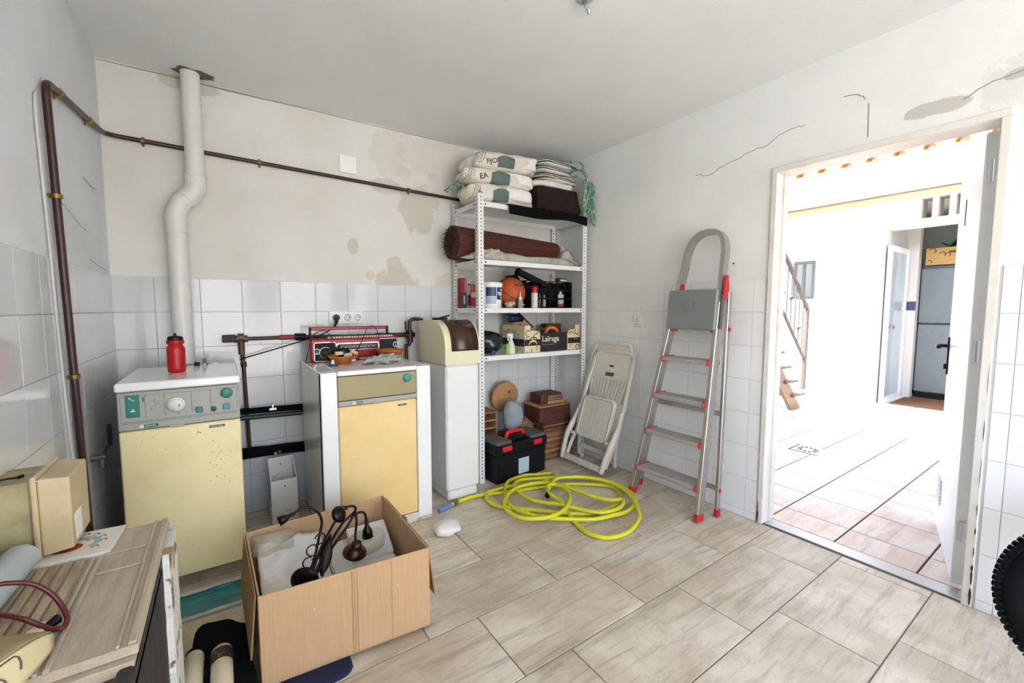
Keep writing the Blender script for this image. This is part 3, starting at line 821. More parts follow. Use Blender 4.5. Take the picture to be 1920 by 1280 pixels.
part('plinth', MB().box(x0+.02, x1-.02, yf+.035, yb-.02, 0, .062), mat('dusty concrete plinth', '#a8977a', .95, var=.4, vscale=15), b1)
part('body', MB().box(x0+.004, x1-.002, yf+.022, yb, .062, .904, .004), mat('boiler side steel', '#b9a983', .5, var=.2, vscale=5), b1)
dr1 = part('door', MB().box(x0, x1, yf, yf+.02, .066, .738, .005), M_yel, b1)
# stains keep their own place on the door
mb = MB(); random.seed(3); DF = FRONT((0, yf-.0006, 0))
def blotch(mb, M, x, z, r, n=9, d=0.0):
    pts = [(x + r*math.cos(2*PI*i/n)*random.uniform(.5, 1.1), z + r*math.sin(2*PI*i/n)*random.uniform(.5, 1.1)) for i in range(n)]
    mb.add([M @ Vector((p[0], p[1], d)) for p in pts], [list(range(n))], False)
for k in range(26): blotch(mb, DF, random.gauss(-.04, .03), random.gauss(.56, .05), random.uniform(.0015, .004))
for k in range(16): blotch(mb, DF, random.gauss(-.26, .06), random.gauss(.68, .03), random.uniform(.001, .003))
blotch(mb, DF, -.108, .700, .006); blotch(mb, DF, -.10, .697, .004); blotch(mb, DF, -.06, .45, .003); blotch(mb, DF, -.15, .2, .003)
part('stain', mb, mat('brown stain', '#bfa468', .8), dr1, None, 'stuff')
pn = part('control_panel', MB().box(x0, x1, yf-.004, yf+.02, .742, .900, .004), M_gpan, b1)
PF = FRONT((0, yf-.0045, 0))
mb = MB()
for x in (-.278, -.216, -.125, -.058): ribbon(mb, [(x, .790), (x, .885)], .0016, PF)
for z in (.772, .778): ribbon(mb, [(x0+.01, z), (x1-.01, z)], .0016, PF)
ribbon(mb, [(-.35, .885), (.045, .885)], .0012, PF); ribbon(mb, [(.040, .79), (.040, .885)], .0012, PF)
ribbon(mb, [(-.355, .79), (-.355, .885)], .0010, PF)
part('panel_groove', mb, M_darkmark, pn, None, 'stuff')
mb = MB()
for k in range(22): blotch(mb, PF, random.uniform(-.262, -.226), random.uniform(.805, .872), random.uniform(.0012, .0030), 6, .0004)
mb.add([PF @ Vector(p) for p in ((-.286, .858, .0005), (-.281, .858, .0005), (-.281, .878, .0005), (-.286, .878, .0005))], [(0, 1, 2, 3)])
for (x, z) in ((-.17, .797), (-.118, .812), (-.118, .803), (.012, .812), (.020, .800), (.012, .79), (.03, .888), (-.022, .886)): blotch(mb, PF, x, z, .0028, 6, .0004)
part('scale_print', mb, M_darkmark, pn, None, 'stuff')
g = part('gauge', MB().box(-.339, -.296, yf-.009, yf-.004, .796, .889, .002), M_teal, pn, 'teal thermometer gauge')
mb = MB(); GF = FRONT((0, yf-.0095, 0))
for (xa_, za, xb_, zb, w) in ((-.328, .880, -.318, .868, .004), (-.322, .872, -.312, .866, .004), (-.325, .823, -.310, .823, .005), (-.319, .823, -.315, .834, .003)):
    ribbon(mb, [(xa_, za), (xb_, zb)], w, GF)
part('gauge_needle', mb, M_lightmark, g, None, 'stuff')
for k in range(1):
    part('dial', MB().lathe([(.031, 0), (.031, .004), (.027, .007), (.0245, .007), (.0245, .017), (.022, .020), (0, .021)], 28, FRONT((-.177, yf-.004, .834))), mat('cream dial', '#e3e1d6', .3), pn, 'round cream thermostat dial')
    part('dial_ring', MB().lathe([(.0305, .0045), (.0335, .0045), (.0335, 0)], 28, FRONT((-.177, yf-.004, .834)), cap=False), M_gpan, pn)
    part('pointer', MB().cbox((-.166, yf-.0262, .832), (.003, .002, .010)), M_blk, pn)
part('switch', MB().box(-.112, -.087, yf-.011, yf-.004, .787, .813, .003), mat('teal switch', '#2b7276', .35), pn)
part('switch', MB().box(-.013, .012, yf-.011, yf-.004, .790, .816, .003), mat('light teal switch', '#3a8c92', .35), pn)
part('reset_button', MB().lathe([(.011, 0), (.011, .006), (.009, .008), (0, .009)], 18, FRONT((-.048, yf-.004, .798))), mat('dark green button', '#1f5a48', .4), pn)
part('knob', MB().lathe([(.023, 0), (.023, .010), (.020, .013), (0, .013)], 24, FRONT((.003, yf-.004, .864))).cbox((.003, yf-.0185, .864), (.005, .004, .036), R=Euler((0, math.radians(45), 0)).to_matrix()), M_teal, pn)
def badge(parent, M, w, h, body, sz, round_=False):
    mb = MB().box(0, w, 0, h, 0, .0015, M=M); bd = part('badge', mb, M_teald, parent, 'dark teal badge with pale lettering')
    if round_: part('emblem', MB().cyl(M @ Vector((-.006, h/2, 0)), M @ Vector((-.006, h/2, .002)), h*.55, n=16), M_lightmark, parent)
    lettering('lettering', body, sz, M @ Matrix.Translation((w*.5, h*.22, .0016)), M_lightmark, parent, .0002, 'CENTER')
badge(pn, FRONT((-.287, yf-.004, .748)), .046, .014, 'DIVAL', .0135, True)
badge(dr1, FRONT((-.068, yf, .712)), .058, .011, 'ARIAN-ROCA'.replace('ARIAN-ROCA', 'DIVAL-4000'), .0085)
part('panel_lip', MB().box(-.205, -.155, yf-.008, yf-.003, .738, .746, .002), M_gpan, pn)
part('lid', MB().box(x0-.004, x1+.004, yf-.016, yb+.02, .904, .940, .006), M_wh_en, b1)
# bottle on it
bo = thing('water_bottle', 'red sports water bottle with black cap on the left boiler', 'bottle', (-.188, 2.56, .94))
M_red = mat('red plastic', '#b80812', 0.35)
k = .0355
part('body', MB().lathe([(.030, 0), (k-.001, .005), (k, .02), (k, .085), (k+.0005, .10), (k, .112), (k-.002, .120), (.029, .127), (.028, .132), (.0335, .137), (.0345, .142), (.0345, .150), (.032, .153), (.0, .153)], 28, local_M := Matrix.Identity(4)), M_red, bo, local=True)
part('cap', MB().lathe([(.0305, .151), (.0305, .163), (.029, .168), (.020, .172), (.008, .173), (.0, .173)], 24).lathe([(.007, .170), (.007, .174), (.005, .177), (.0055, .184), (.003, .186), (0, .186)], 14), M_blk, bo, local=True)
# fittings at the back of the boiler lid
part('cap', MB().lathe([(.013, 0), (.013, .016), (.011, .018), (0, .018)], 14, Matrix.Translation((-.12, 2.79, .94))), M_blk, b1, 'small black cap')
fv = b1
part('nut', MB().lathe([(.014, 0), (.014, .010)], 6, Matrix.Translation((-.088, 2.80, .94)), smooth=False), mat('dull brass', '#8f8b78', .4, metal=.8), fv)
part('spigot', MB().lathe([(.0085, .010), (.0085, .024), (.010, .026), (.010, .034), (0, .034)], 12, Matrix.Translation((-.088, 2.80, .94))), MATS['dull brass'], fv)
part('cap', MB().lathe([(.016, 0), (.016, .008), (.012, .011), (0, .011)], 16, Matrix.Translation((-.045, 2.80, .94))), M_white_pl, b1, 'small white cap')

b2 = thing('boiler', 'right oil boiler with olive control panel and white side columns', 'boiler', (.69, 2.61, 0))
x0, x1, yf, yb = .395, .988, 2.29, 2.93
part('side_panel', MB().box(x0, x0+.006, yf+.006, yb, .012, .908, .002), M_wh_en, b2)
part('side_panel', MB().box(x1-.006, x1, yf+.006, yb, .012, .908, .002), M_wh_en, b2)
part('column', MB().box(x0, .474, yf, yf+.05, .02, .915, .004), M_wh_en, b2, 'white left column')
part('column', MB().box(.904, x1, yf, yf+.05, .02, .915, .004), M_wh_en, b2, 'white right column')
part('core', MB().box(x0+.008, x1-.008, yf+.06, yb-.005, .02, .90), mat('dark boiler interior', '#4b4842', .8), b2)
part('top_panel', MB().box(.475, .903, yf-.004, yb, .893, .918, .005), M_wh_en, b2, 'white middle lid')
part('top_strip', MB().box(x0, .474, yf+.052, yb, .900, .915, .004), M_wh_en, b2)
part('top_strip', MB().box(.904, x1, yf+.052, yb, .900, .915, .004), M_wh_en, b2)
part('control_panel', MB().box(.477, .901, yf+.004, yf+.05, .762, .888, .003), M_olv, b2, 'olive control panel')
sp = part('trim_strip', MB().box(.477, .901, yf, yf+.05, .733, .759, .003), mat('grey trim strip', '#a7a69c', .45), b2)
d2 = part('door', MB().box(.477, .901, yf+.002, yf+.05, .06, .730, .005), M_yel2, b2)
part('knob', MB().lathe([(.023, 0), (.023, .010), (.020, .013), (0, .013)], 24, FRONT((.848, yf+.004, .854))).cbox((.848, yf-.0105, .854), (.040, .004, .004)), mat('mint green knob', '#2f9a83', .35), b2)
part('switch_mark', MB().cbox((.838, yf+.003, .826), (.004, .003, .004)).cbox((.884, yf+.003, .857), (.006, .003, .003)), M_darkmark, b2)
badge(sp, FRONT((.563, yf, .738)), .036, .014, 'DIVAL', .0115, True)
badge(d2, FRONT((.792, yf+.002, .698)), .050, .011, 'DIVAL-4', .0085)
part('panel_lip', MB().box(.655, .700, yf-.005, yf+.002, .730, .737, .002), MATS['grey trim strip'], b2)
part('foot_strip', MB().box(.477, .985, yf+.004, yf+.05, .0, .055, .003), mat('rusty white foot', '#ddd6c8', .6, var=.8, vscale=9, col2='#6a3a20', ramp=(.55, .62)), b2)
part('foot_strip', MB().box(x0+.01, .474, yf+.02, yb-.02, .0, .02), MATS['rusty white foot'], b2)

# ------------------------------------------------------------------ water softener
ws = thing('water_softener', 'tall white water softener cabinet with cream hood and brown flap', 'water softener', (1.26, 2.60, 0))
sx0, sx1, sy0, sy1 = 1.139, 1.378, 2.40, 2.82
part('cabinet', MB().box(sx0, sx1, sy0, sy1, .07, .886, .012), mat('off white plastic cabinet', '#e9e9e3', .35, var=.05, vscale=3), ws)
part('base', MB().box(sx0+.012, sx1-.010, sy0+.012, sy1-.012, 0, .068, .01), MATS['off white plastic cabinet'], ws)
# hood: side profile in (y, z), front is a round shoulder
prof = [(sy1, .888), (sy1, 1.160), (sy0+.20, 1.166), (sy0+.165, 1.163)] + [(sy0+.150-.150*math.sin(a), .995+.165*math.cos(a)) for a in [PI/2*i/10 for i in range(1, 10)]] + [(sy0-.002, .995), (sy0-.002, .888)]
M_hood = mat('cream plastic hood', '#e6dfb9', .35)
HM = frame_matrix((sx0-.004, 0, 0), (0, 1, 0), (0, 0, 1))
part('hood', MB().prism(prof[::-1] if False else prof, .247, HM), M_hood, ws)
fp = [(sy0+.150-.1535*math.sin(a), .995+.1685*math.cos(a)) for a in [PI/2*i/12 for i in range(0, 12)]] + [(sy0-.004, .985), (sy0-.004, .975)]
mb = MB()
def strip(mb, prof_, xa_, xb_, t):
    n = len(prof_); v = []
    for x in (xa_, xb_):
        for q in (0, 1):
            for i, (y, z) in enumerate(prof_):
                a = prof_[max(0, i-1)]; b = prof_[min(n-1, i+1)]; ty, tz = b[0]-a[0], b[1]-a[1]; l = math.hypot(ty, tz)
                v.append((x, y + q*t*tz/l*1.0, z - q*t*ty/l*1.0))
    f = []
    for i in range(n-1):
        f += [(i, i+1, 2*n+i+1, 2*n+i), (n+i+1, n+i, 3*n+i, 3*n+i+1), (i+1, i, n+i, n+i+1), (2*n+i, 2*n+i+1, 3*n+i+1, 3*n+i)]
    f += [(0, 2*n, 3*n, n), (n-1, 2*n-1, 4*n-1, 3*n-1)]
    mb.add(v, f, True)
strip(mb, fp, sx0+.040, sx1-.010, .006)
part('flap', mb, mat('dark brown plastic flap', '#3b2418', .22), ws, 'dark brown curved flap')
part('hood_clip', MB().box(1.20, 1.30, 2.70, 2.74, 1.165, 1.180, .003).cbox((1.27, 2.70, 1.185), (.09, .014, .010), R=Euler((0, -.25, 0)).to_matrix()), M_blk, ws, 'black lever on the hood top')

# ------------------------------------------------------------------ brown water pipework between and behind the boilers
wp = thing('water_pipework', 'brown water pipes with valves on the back wall behind the boilers', 'pipework', (.6, YB-.03, .34))
py = YB-.035
part('horizontal_tube', MB().tube([(.05, py, 1.064), (.40, py, 1.066), (.66, py, 1.060), (1.10, py, 1.058)], .011, 10), M_pipe, wp)
part('horizontal_tube', MB().tube([(.86, py, 1.058), (1.12, py, 1.056)], .0155, 10), M_pipe, wp)
part('riser', MB().tube([(.085, py, 1.066), (.093, py, .90), (.104, py, .36)], .0105, 10), M_pipe, wp)
part('tee', MB().cyl((.055, py, 1.064), (.12, py, 1.066), .020, n=12).cyl((.085, py, 1.06), (.087, py, .975), .0165, n=12).cyl((.070, py, 1.072), (.100, py, 1.072), .024, n=12), mat('weathered brass tee', '#6b5a44', .5, metal=.6, var=.4, vscale=25), wp)
part('joint', MB().cyl((.093, py, .93), (.094, py, .90), .0155, n=12), M_pipe, wp)
part('valve_body', MB().box(-.005, .062, py-.022, py+.012, 1.048, 1.090, .004), M_blk, wp, 'black end valve')
part('red_sleeve', MB().cyl((.285, py, 1.066), (.36, py, 1.066), .0145, n=12), mat('dark red sleeve', '#8c1c22', .4), wp, 'red sleeve on the pipe')
part('valve_body', MB().cyl((.37, py, 1.066), (.43, py, 1.065), .022, n=12), M_blk, wp)
part('valve_body', MB().cyl((1.105, py-.02, 1.0), (1.105, py-.02, 1.09), .021, n=12).cyl((1.07, py-.015, 1.056), (1.14, py-.015, 1.056), .019, n=12), M_pipe, wp)
part('riser', MB().tube(spline([(1.105, py-.02, 1.08), (1.105, py-.02, 1.14), (1.125, py-.02, 1.165), (1.16, py-.02, 1.168), (1.20, py-.02, 1.16)], 5), .0135, 10), M_pipe, wp)
part('riser', MB().tube(spline([(1.105, py-.02, 1.03), (1.10, py-.02, .99), (1.082, py-.02, .975), (1.078, py-.02, .93), (1.078, py-.02, .3)], 5), .0125, 10), M_pipe, wp)
part('lever', MB().tube([(1.105, py-.035, 1.065), (1.075, py-.045, 1.075), (1.062, py-.05, 1.10)], .004, 6).box(1.057, 1.067, py-.055, py-.045, 1.10, 1.155, .003), M_blk, wp, 'black lever handle')
# two lagged pipe runs low on the wall
ru = thing('lagged_pipe', 'upper black lagged pipe with green lower edge between the boilers', 'pipe', (.22, YB-.05, .60))
part('lagging', MB().tube([(.03, YB-.05, .640+.003*math.sin(0)), (.12, YB-.05, .637), (.2, YB-.05, .634), (.3, YB-.05, .630), (.42, YB-.05, .625)], [.020, .017, .019, .018, .021], 12), mat('black foam lagging', '#08080a', .95, spec=.2, bump=.4, bscale=60), ru)
part('green_tube', MB().cyl((.03, YB-.055, .602), (.42, YB-.055, .590), .014, n=12), mat('dark green pipe', '#143a24', .4), ru, 'dark green pipe under the lagging')
part('clip', MB().box(.225, .235, YB-.075, YB-.06, .64, .67, .002).box(.21, .25, YB-.075, YB-.065, .63, .645, .002), M_alu, ru)
rl = thing('lagged_pipe', 'lower black lagged pipe above the white trunking box between the boilers', 'pipe', (.22, YB-.05, .34))
part('lagging', MB().tube([(.03, YB-.05, .385), (.12, YB-.05, .385), (.2, YB-.05, .381), (.3, YB-.05, .378), (.42, YB-.05, .370)], [.033, .034, .031, .032, .034], 12), MATS['black foam lagging'], rl)
part('clip', MB().box(.225, .24, YB-.09, YB-.08, .36, .375, .002).box(.25, .26, YB-.09, YB-.08, .365, .38, .002), M_alu, rl)

# white open box (length of trunking) standing between the boilers
tb = thing('trunking_box', 'tall open white metal box standing between the boilers', 'box', (.255, 2.80, 0))
M_tb = mat('dirty white box paint', '#e3ded2', .5, var=.5, vscale=22, col2='#b8ab94', ramp=(.6, .75))
zx0, zx1, zy0, zy1, zt_ = .188, .325, 2.72, 2.88, .345
part('front_wall', MB().box(zx0, zx1, zy0, zy0+.006, 0, .255, .001), M_tb, tb); part('back_wall', MB().box(zx0, zx1, zy1-.006, zy1, 0, zt_, .001), M_tb, tb)
for x in (zx0, zx1-.006):
    part('side_wall', MB().prism([(zy0+.006, 0), (zy1-.006, 0), (zy1-.006, zt_), (zy0+.006, .255)], .006, frame_matrix((x, 0, 0), (0, 1, 0), (0, 0, 1))), M_tb, tb)
part('screw', MB().cyl((.26, zy0-.003, .215), (.26, zy0, .215), .004, n=8).cyl((.255, zy1-.009, .30), (.255, zy1-.006, .30), .004, n=8), M_blk, tb)

# ------------------------------------------------------------------ things on the right boiler
rd = thing('radio', 'red portable radio cassette player with red carrying handle on the right boiler', 'radio', (.69, 2.80, .918))
M_rred = mat('red radio plastic', '#a01622', .3)
M_rblk = mat('black radio grille', '#1d1b1b', .5, bump=.5, bscale=300)
M_chr = mat('chrome trim', '#c9c7c4', .2, metal=1)
ra, rb, rz = .425, .960, .918
part('body', MB().box(ra, rb, 2.745, 2.86, rz, rz+.142, .010), M_rred, rd)
part('speaker', MB().box(ra+.022, ra+.140, 2.738, 2.745, rz+.010, rz+.118, .006), M_rblk, rd)
part('speaker', MB().box(rb-.126, rb-.012, 2.738, 2.745, rz+.030, rz+.130, .006), M_rblk, rd)
mb = MB(); RF = FRONT((0, 2.7372, 0))
for (xa_, xb_, za, zb) in ((ra+.020, ra+.142, rz+.008, rz+.120), (rb-.128, rb-.010, rz+.028, rz+.132), (ra+.150, rb-.135, rz+.070, rz+.108), (ra+.146, rb-.131, rz+.02, rz+.112)):
    pts = rrect(xa_, xb_, za, zb, .010, 3); ribbon(mb, pts+[pts[0]], .0025, RF)
for (x, z, r) in ((ra+.082, rz+.058, .034), (ra+.082, rz+.058, .006)): ribbon(mb, arc((x, z), r, 0, 360, 20), .0012, RF)
part('chrome_trim', mb, M_chr, rd, None, 'stuff')
mb = MB()
for (x, z) in ((ra+.034, rz+.068), (rb-.022, rz+.090)):
    ribbon(mb, arc((x, z), .016, 0, 360, 16), .005, RF, .0012); ribbon(mb, [(x, z-.012), (x, z+.004)], .004, RF, .0012)
part('emblem', mb, M_lightmark, rd, 'round white emblems on the speakers', 'stuff')
part('tuner_window', MB().box(ra+.155, rb-.140, 2.737, 2.745, rz+.074, rz+.105, .004), mat('dark tuner window', '#24262a', .15), rd)
mb = MB()
for k in range(9): mb.box(ra+.17+.024*k, ra+.176+.024*k, 2.7355, 2.737, rz+.084, rz+.090)
part('tuner_marks', mb, M_lightmark, rd, None, 'stuff')
part('cassette_door', MB().box(ra+.165, rb-.15, 2.738, 2.745, rz+.024, rz+.058, .003), M_rred, rd)
mb = MB()
for k in range(26): mb.box(ra+.10+.0155*k, ra+.110+.0155*k, 2.752, 2.775, rz+.142, rz+.153, .001)
part('button', mb, mat('grey radio keys', '#c8c4bc', .4), rd, 'row of grey push buttons', 'stuff')
part('top_panel', MB().box(ra+.03, rb-.03, 2.776, 2.85, rz+.141, rz+.1445), M_blk, rd)
part('handle', MB().box(ra+.012, rb-.060, 2.79, 2.815, rz+.192, rz+.212, .005), M_rred, rd, 'red grip of the handle')
mb = MB()
for x in (ra+.004, rb-.062): mb.box(x, x+.012, 2.79, 2.815, rz+.115, rz+.212, .003)
part('handle_arm', mb, M_blk, rd)
part('antenna', MB().cyl((ra+.30, 2.85, rz+.162), (rb-.06, 2.85, rz+.165), .003, n=6), M_chr, rd)
# power cord with plug
pc = thing('power_cord', 'black power cord with plug running from the socket to the pipe', 'cord', (.45, 2.9, .95))
part('plug', MB().cyl((.619, YB-.014, 1.184), (.619, YB-.045, 1.184), .0195, .018, 16).tube([(.619, YB-.04, 1.178), (.612, YB-.05, 1.15), (.602, YB-.05, 1.128)], [.012, .010, .006], 8), M_blk, pc)
part('cable', MB().tube(spline([(.602, YB-.05, 1.130), (.56, YB-.09, 1.105), (.50, YB-.10, 1.075), (.40, YB-.10, 1.045), (.26, YB-.09, 1.003), (.12, YB-.07, .962), (.075, YB-.055, .945)], 6), .0042, 6), M_blk, pc)
single('headphone_cord', MB().tube(spline([(.435, 2.735, .93), (.40, 2.75, .925), (.405, 2.74, .96), (.44, 2.735, 1.08), (.50, 2.725, 1.11), (.545, 2.727, 1.06), (.53, 2.728, 1.00), (.50, 2.732, .97), (.54, 2.73, .93), (.62, 2.72, .927), (.70, 2.727, 1.0), (.73, 2.72, 1.07), (.76, 2.74, 1.12), (.80, 2.735, 1.13), (.825, 2.73, 1.07), (.84, 2.725, 1.0), (.87, 2.72, .96)], 8), .0022, 5),
       M_blk, 'thin black loose cord looped over the front of the red radio', 'cord')
# bowls
M_terra = mat('orange terracotta glaze', '#bd6a28', .35, var=.15, vscale=6)
def bowl(cx, cy, cz, r, h, R=None):
    M = Matrix.Translation((cx, cy, cz)) @ (R.to_4x4() if R else Matrix.Identity(4))
    return MB().lathe([(r*.48, 0), (r*.62, h*.25), (r*.88, h*.8), (r, h), (r*.95, h*1.0), (r*.80, h*.72), (r*.5, h*.15), (0, h*.12)], 28, M)
bw = thing('bowl', 'orange terracotta bowl full of cream plugs in front of the red radio', 'bowl', (.575, 2.60, .918)); part('shell', bowl(.575, 2.60, .918, .088, .052), M_terra, bw)
part('paper_label', MB().cbox((.617, 2.523, .945), (.024, .003, .014), .001, Euler((.5, 0, .35)).to_matrix()), M_lightmark, bw)
bw2 = single('bowl', bowl(.872, 2.640, .9195, .088, .066), M_terra, 'empty orange terracotta bowl behind the grey cloth before the radio', 'bowl')
M_cork = mat('cream stopper', '#d9c49a', .7)
for i, (x, y, z, rx, ry, rz_) in enumerate(((.548, 2.575, .985, 0, 0, .1), (.595, 2.565, .975, 0, -.15, -.1), (.635, 2.59, .985, 0, .5, .3))):
    single('stopper', MB().cbox((x, y, z), (.045, .024, .020), .004, Euler((rx, ry, rz_)).to_matrix()), M_cork,
           ['leftmost cream plastic plug in the terracotta bowl', 'middle cream plastic plug in the terracotta bowl', 'slanting cream plastic plug at the right rim of the terracotta bowl'][i], 'plug')
single('black_pouch', MB().pillow((.585, 2.625, .985), (.075, .05, .055), .7, .2, 20, 3, 16, 10), M_blk, 'small black pouch in the terracotta bowl', 'pouch')
mb = MB(); mb.pillow((.765, 2.50, .944), (.205, .115, .052), .95, .35, 18, 5, 52, 22, fold=1.2, ff=60)
single('grey_cloth', mb, mat('grey crumpled cloth', '#b5b3aa', .9, var=.3, vscale=30), 'crumpled grey cloth lying on the right boiler', 'cloth')
nb = thing('nozzle', 'small blue and white screw nozzle at the front of the right boiler', 'nozzle', (.505, 2.53, .918))
part('base', MB().lathe([(.0225, 0), (.0225, .010), (.017, .013), (0, .013)], 16), mat('petrol blue plastic', '#1f5470', .4), nb, local=True)
part('spout', MB().lathe([(.010, .013), (.010, .024), (.0075, .026), (.0075, .036), (0, .036)], 12), M_white_pl, nb, local=True)

# ------------------------------------------------------------------ slotted-angle shelf rack in the corner
random.seed(11)
M_rack = mat('white rack steel', '#e8e8e3', 0.35, var=.04, vscale=6)
M_hole = mat('dark hole', '#34322e', .9)
KX0, KX1, KY0, KY1, KZ = 1.462, 2.475, 2.548, 2.945, 2.022
SH = [1.972, 1.580, 1.246, .908]
rk = thing('shelf_rack', 'white slotted steel shelf rack with four shelves in the corner', 'shelf', ((KX0+KX1)/2, (KY0+KY1)/2, 0))
def post(x, y, sx, sy, lab):
    """L section: corner at (x, y), flanges run sx along x and sy along y"""
    w, t = .042, .002
    mb = MB(); mb.box(x, x+sx*w, y, y+sy*t, 0, KZ); mb.box(x, x+sx*t, y+sy*t, y+sy*w, 0, KZ)
    p = part('post', mb, M_rack, rk)
    h = MB(); k = 0
    z = KZ-.022
    while z > .03:
        yy = y-.0006 if sy > 0 else y-sy*0-.0026+.0
        rr = .0042 if k % 2 else .0052
        for face in (0, 1):
            n = 6
            if face == 0:
                yq = y-.0005 if sy > 0 else y-t-.0005
                c = Vector((x+sx*w*.55, yq, z)); e1 = Vector((1, 0, 0)); e2 = Vector((0, 0, 1))
            else:
                xq = x-.0005 if sx > 0 else x-t-.0005
                c = Vector((xq, y+sy*w*.55, z)); e1 = Vector((0, -1, 0)); e2 = Vector((0, 0, 1))
            h.add([c + e1*rr*math.cos(2*PI*i/n) + e2*rr*1.25*math.sin(2*PI*i/n) for i in range(n)], [list(range(n))], False)
        z -= .0245; k += 1
    part('holes', h, M_hole, p, None, 'stuff')
post(KX0, KY0, 1, 1, ''); post(KX1, KY0, -1, 1, ''); post(KX0, KY1, 1, -1, ''); post(KX1, KY1, -1, -1, '')
for z in SH:
    mb = MB(); a0, a1, b0, b1 = KX0+.004, KX1-.004, KY0+.004, KY1-.004
    mb.box(a0, a1, b0, b1, z-.003, z)
    for (q0, q1, r0, r1) in ((a0, a1, b0, b0+.002), (a0, a1, b1-.002, b1), (a0, a0+.002, b0, b1), (a1-.002, a1, b0, b1)): mb.box(q0, q1, r0, r1, z-.034, z-.003)
    mb.box(KX0+.043, KX1-.043, KY0+.0, KY0+.005, z-.034, z, .001)      # lip between the posts
    sh = part('shelf_board', mb, M_rack, rk)
    mb = MB()
    for x in (KX0+.058, KX1-.058): mb.cyl((x, KY0-.003, z-.017), (x, KY0+.001, z-.017), .006, n=6)
    for y in (KY0+.058, KY1-.058): mb.cyl((KX0+.0, y, z-.017), (KX0+.004, y, z-.017), .006, n=6)
    part('bolt', mb, M_hole, sh, None, 'stuff')

# --- top shelf
T0 = SH[0]
M_sack = mat('off white sack cloth', '#e6dfcf', .85, var=.18, vscale=7, bump=.3, bscale=25)
M_sackg = mat('green sack print', '#64756b', .8, var=.3, vscale=20)
M_ink = mat('sack ink', '#55504a', .9)
def sack(c, d, seed, R, tx, label, patch):
    """folded cloth sack: body, a folded flap on its right half, green printed panel, ink"""
    t = thing('cloth_sack', label, 'sack', (c[0], c[1], c[2]-d[2]/2))
    mb = MB().pillow(c, d, .55, .14, 5, seed, 52, 26, R, fold=.22, ff=16)
    part('cloth', mb, M_sack, t); bv = bvh(mb)
    f_ = MB().pillow((c[0]+d[0]*.24, c[1]-d[1]*.12, c[2]+d[2]*.10), (d[0]*.50, d[1]*.80, d[2]*.74), .35, .10, 7, seed+3, 34, 18, R, fold=.15, ff=18)
    part('folded_flap', f_, M_sackw, t, 'cleaner white folded half')
    def hitp(x, z, o_=.004):
        h = bv.ray_cast(Vector((x, c[1]-.6, z)), Vector((0, 1, 0)), 1.0)
        return (h[0] if h[0] is not None else Vector((x, c[1]-.05, z))) + Vector((0, -o_, 0))
    fx, fz, w, h = patch
    pm = MB(); n = 20; r_ = 12; vv = []
    for j in range(r_+1):
        for i in range(n+1):
            x = c[0]+fx + w*i/n; z = c[2]+fz + (h + .018*math.sin(i/n*PI))*(j/r_) - .25*w*(.5-i/n)*.3; vv.append(hitp(x, z))
    pm.add(vv, [(j*(n+1)+i, j*(n+1)+i+1, (j+1)*(n+1)+i+1, (j+1)*(n+1)+i) for j in range(r_) for i in range(n)], True)
    part('green_panel', pm, M_sackg, t, 'faded green printed panel')
    lm = MB()
    for k in range(3):
        x0 = c[0]-d[0]*(.47-.03*k); pts = []
        for i in range(9):
            z = c[2] - d[2]*.30 + d[2]*.62*i/8; pts.append(hitp(x0 + .02*math.sin(i/8*1.9) + .004*math.sin(i*2.1+k), z, .001))
        lm.tube(pts, .0018, 5)
    part('fold_lines', lm, M_ink, t, None, 'stuff')
    for (s_, x, z, size, rot) in tx:
        M = FRONT((c[0]+x, c[1]-.3, c[2]+z)) @ Matrix.Rotation(rot, 4, 'Z')
        lettering('lettering', s_, size, M, M_ink, t, .0002, onto=bv, bold=.0006)
    return t
M_sackw = mat('clean white sack cloth', '#eeeae0', .85, var=.08, vscale=9, bump=.25, bscale=25)
I3 = Matrix.Identity(3)
sack((1.705, 2.73, T0+.079), (.52, .30, .135), 2, I3, [('6', -.20, -.02, .05, .25)], 'lowest white and green sack of the left stack on the rack top', (-.10, -.055, .13, .075))
sack((1.695, 2.74, T0+.195), (.585, .30, .118), 5, Euler((0, .03, 0)).to_matrix(), [('EA', -.18, -.03, .052, .25)], 'middle white and green sack of the left stack on the rack top', (-.10, -.05, .15, .075))
sack((1.745, 2.74, T0+.318), (.53, .31, .135), 9, Euler((0, -.05, 0)).to_matrix(), [('FIJOI', -.185, -.045, .046, .20)], 'topmost white and green sack of the left stack on the rack top', (-.10, -.050, .14, .065))
M_greenrope = mat('green striped webbing', '#4b7a5c', .8, var=.7, vscale=60, col2='#b9cbb8', ramp=(.48, .60))
def straps(name, lab, base, lines, w=.010):
    t = thing(name, lab, 'straps', base)
    for ln in lines: part('strap', MB().tube(spline(ln, 7), w, 8, flat=.55), M_greenrope, t)
    return t
straps('webbing_straps', 'green webbing straps sticking out left of the sack stack', (1.42, 2.84, T0+.08),
    [[(1.55, 2.80, T0+.12), (1.47, 2.80, T0+.20), (1.40, 2.79, T0+.15), (1.33, 2.79, T0+.095)],
     [(1.53, 2.78, T0+.10), (1.46, 2.77, T0+.17), (1.41, 2.77, T0+.13), (1.34, 2.77, T0+.085)],
     [(1.52, 2.79, T0+.08), (1.45, 2.78, T0+.14), (1.43, 2.77, T0+.09), (1.47, 2.77, T0+.075)],
     [(1.55, 2.77, T0+.16), (1.49, 2.75, T0+.185), (1.45, 2.75, T0+.12), (1.48, 2.75, T0+.10)]])
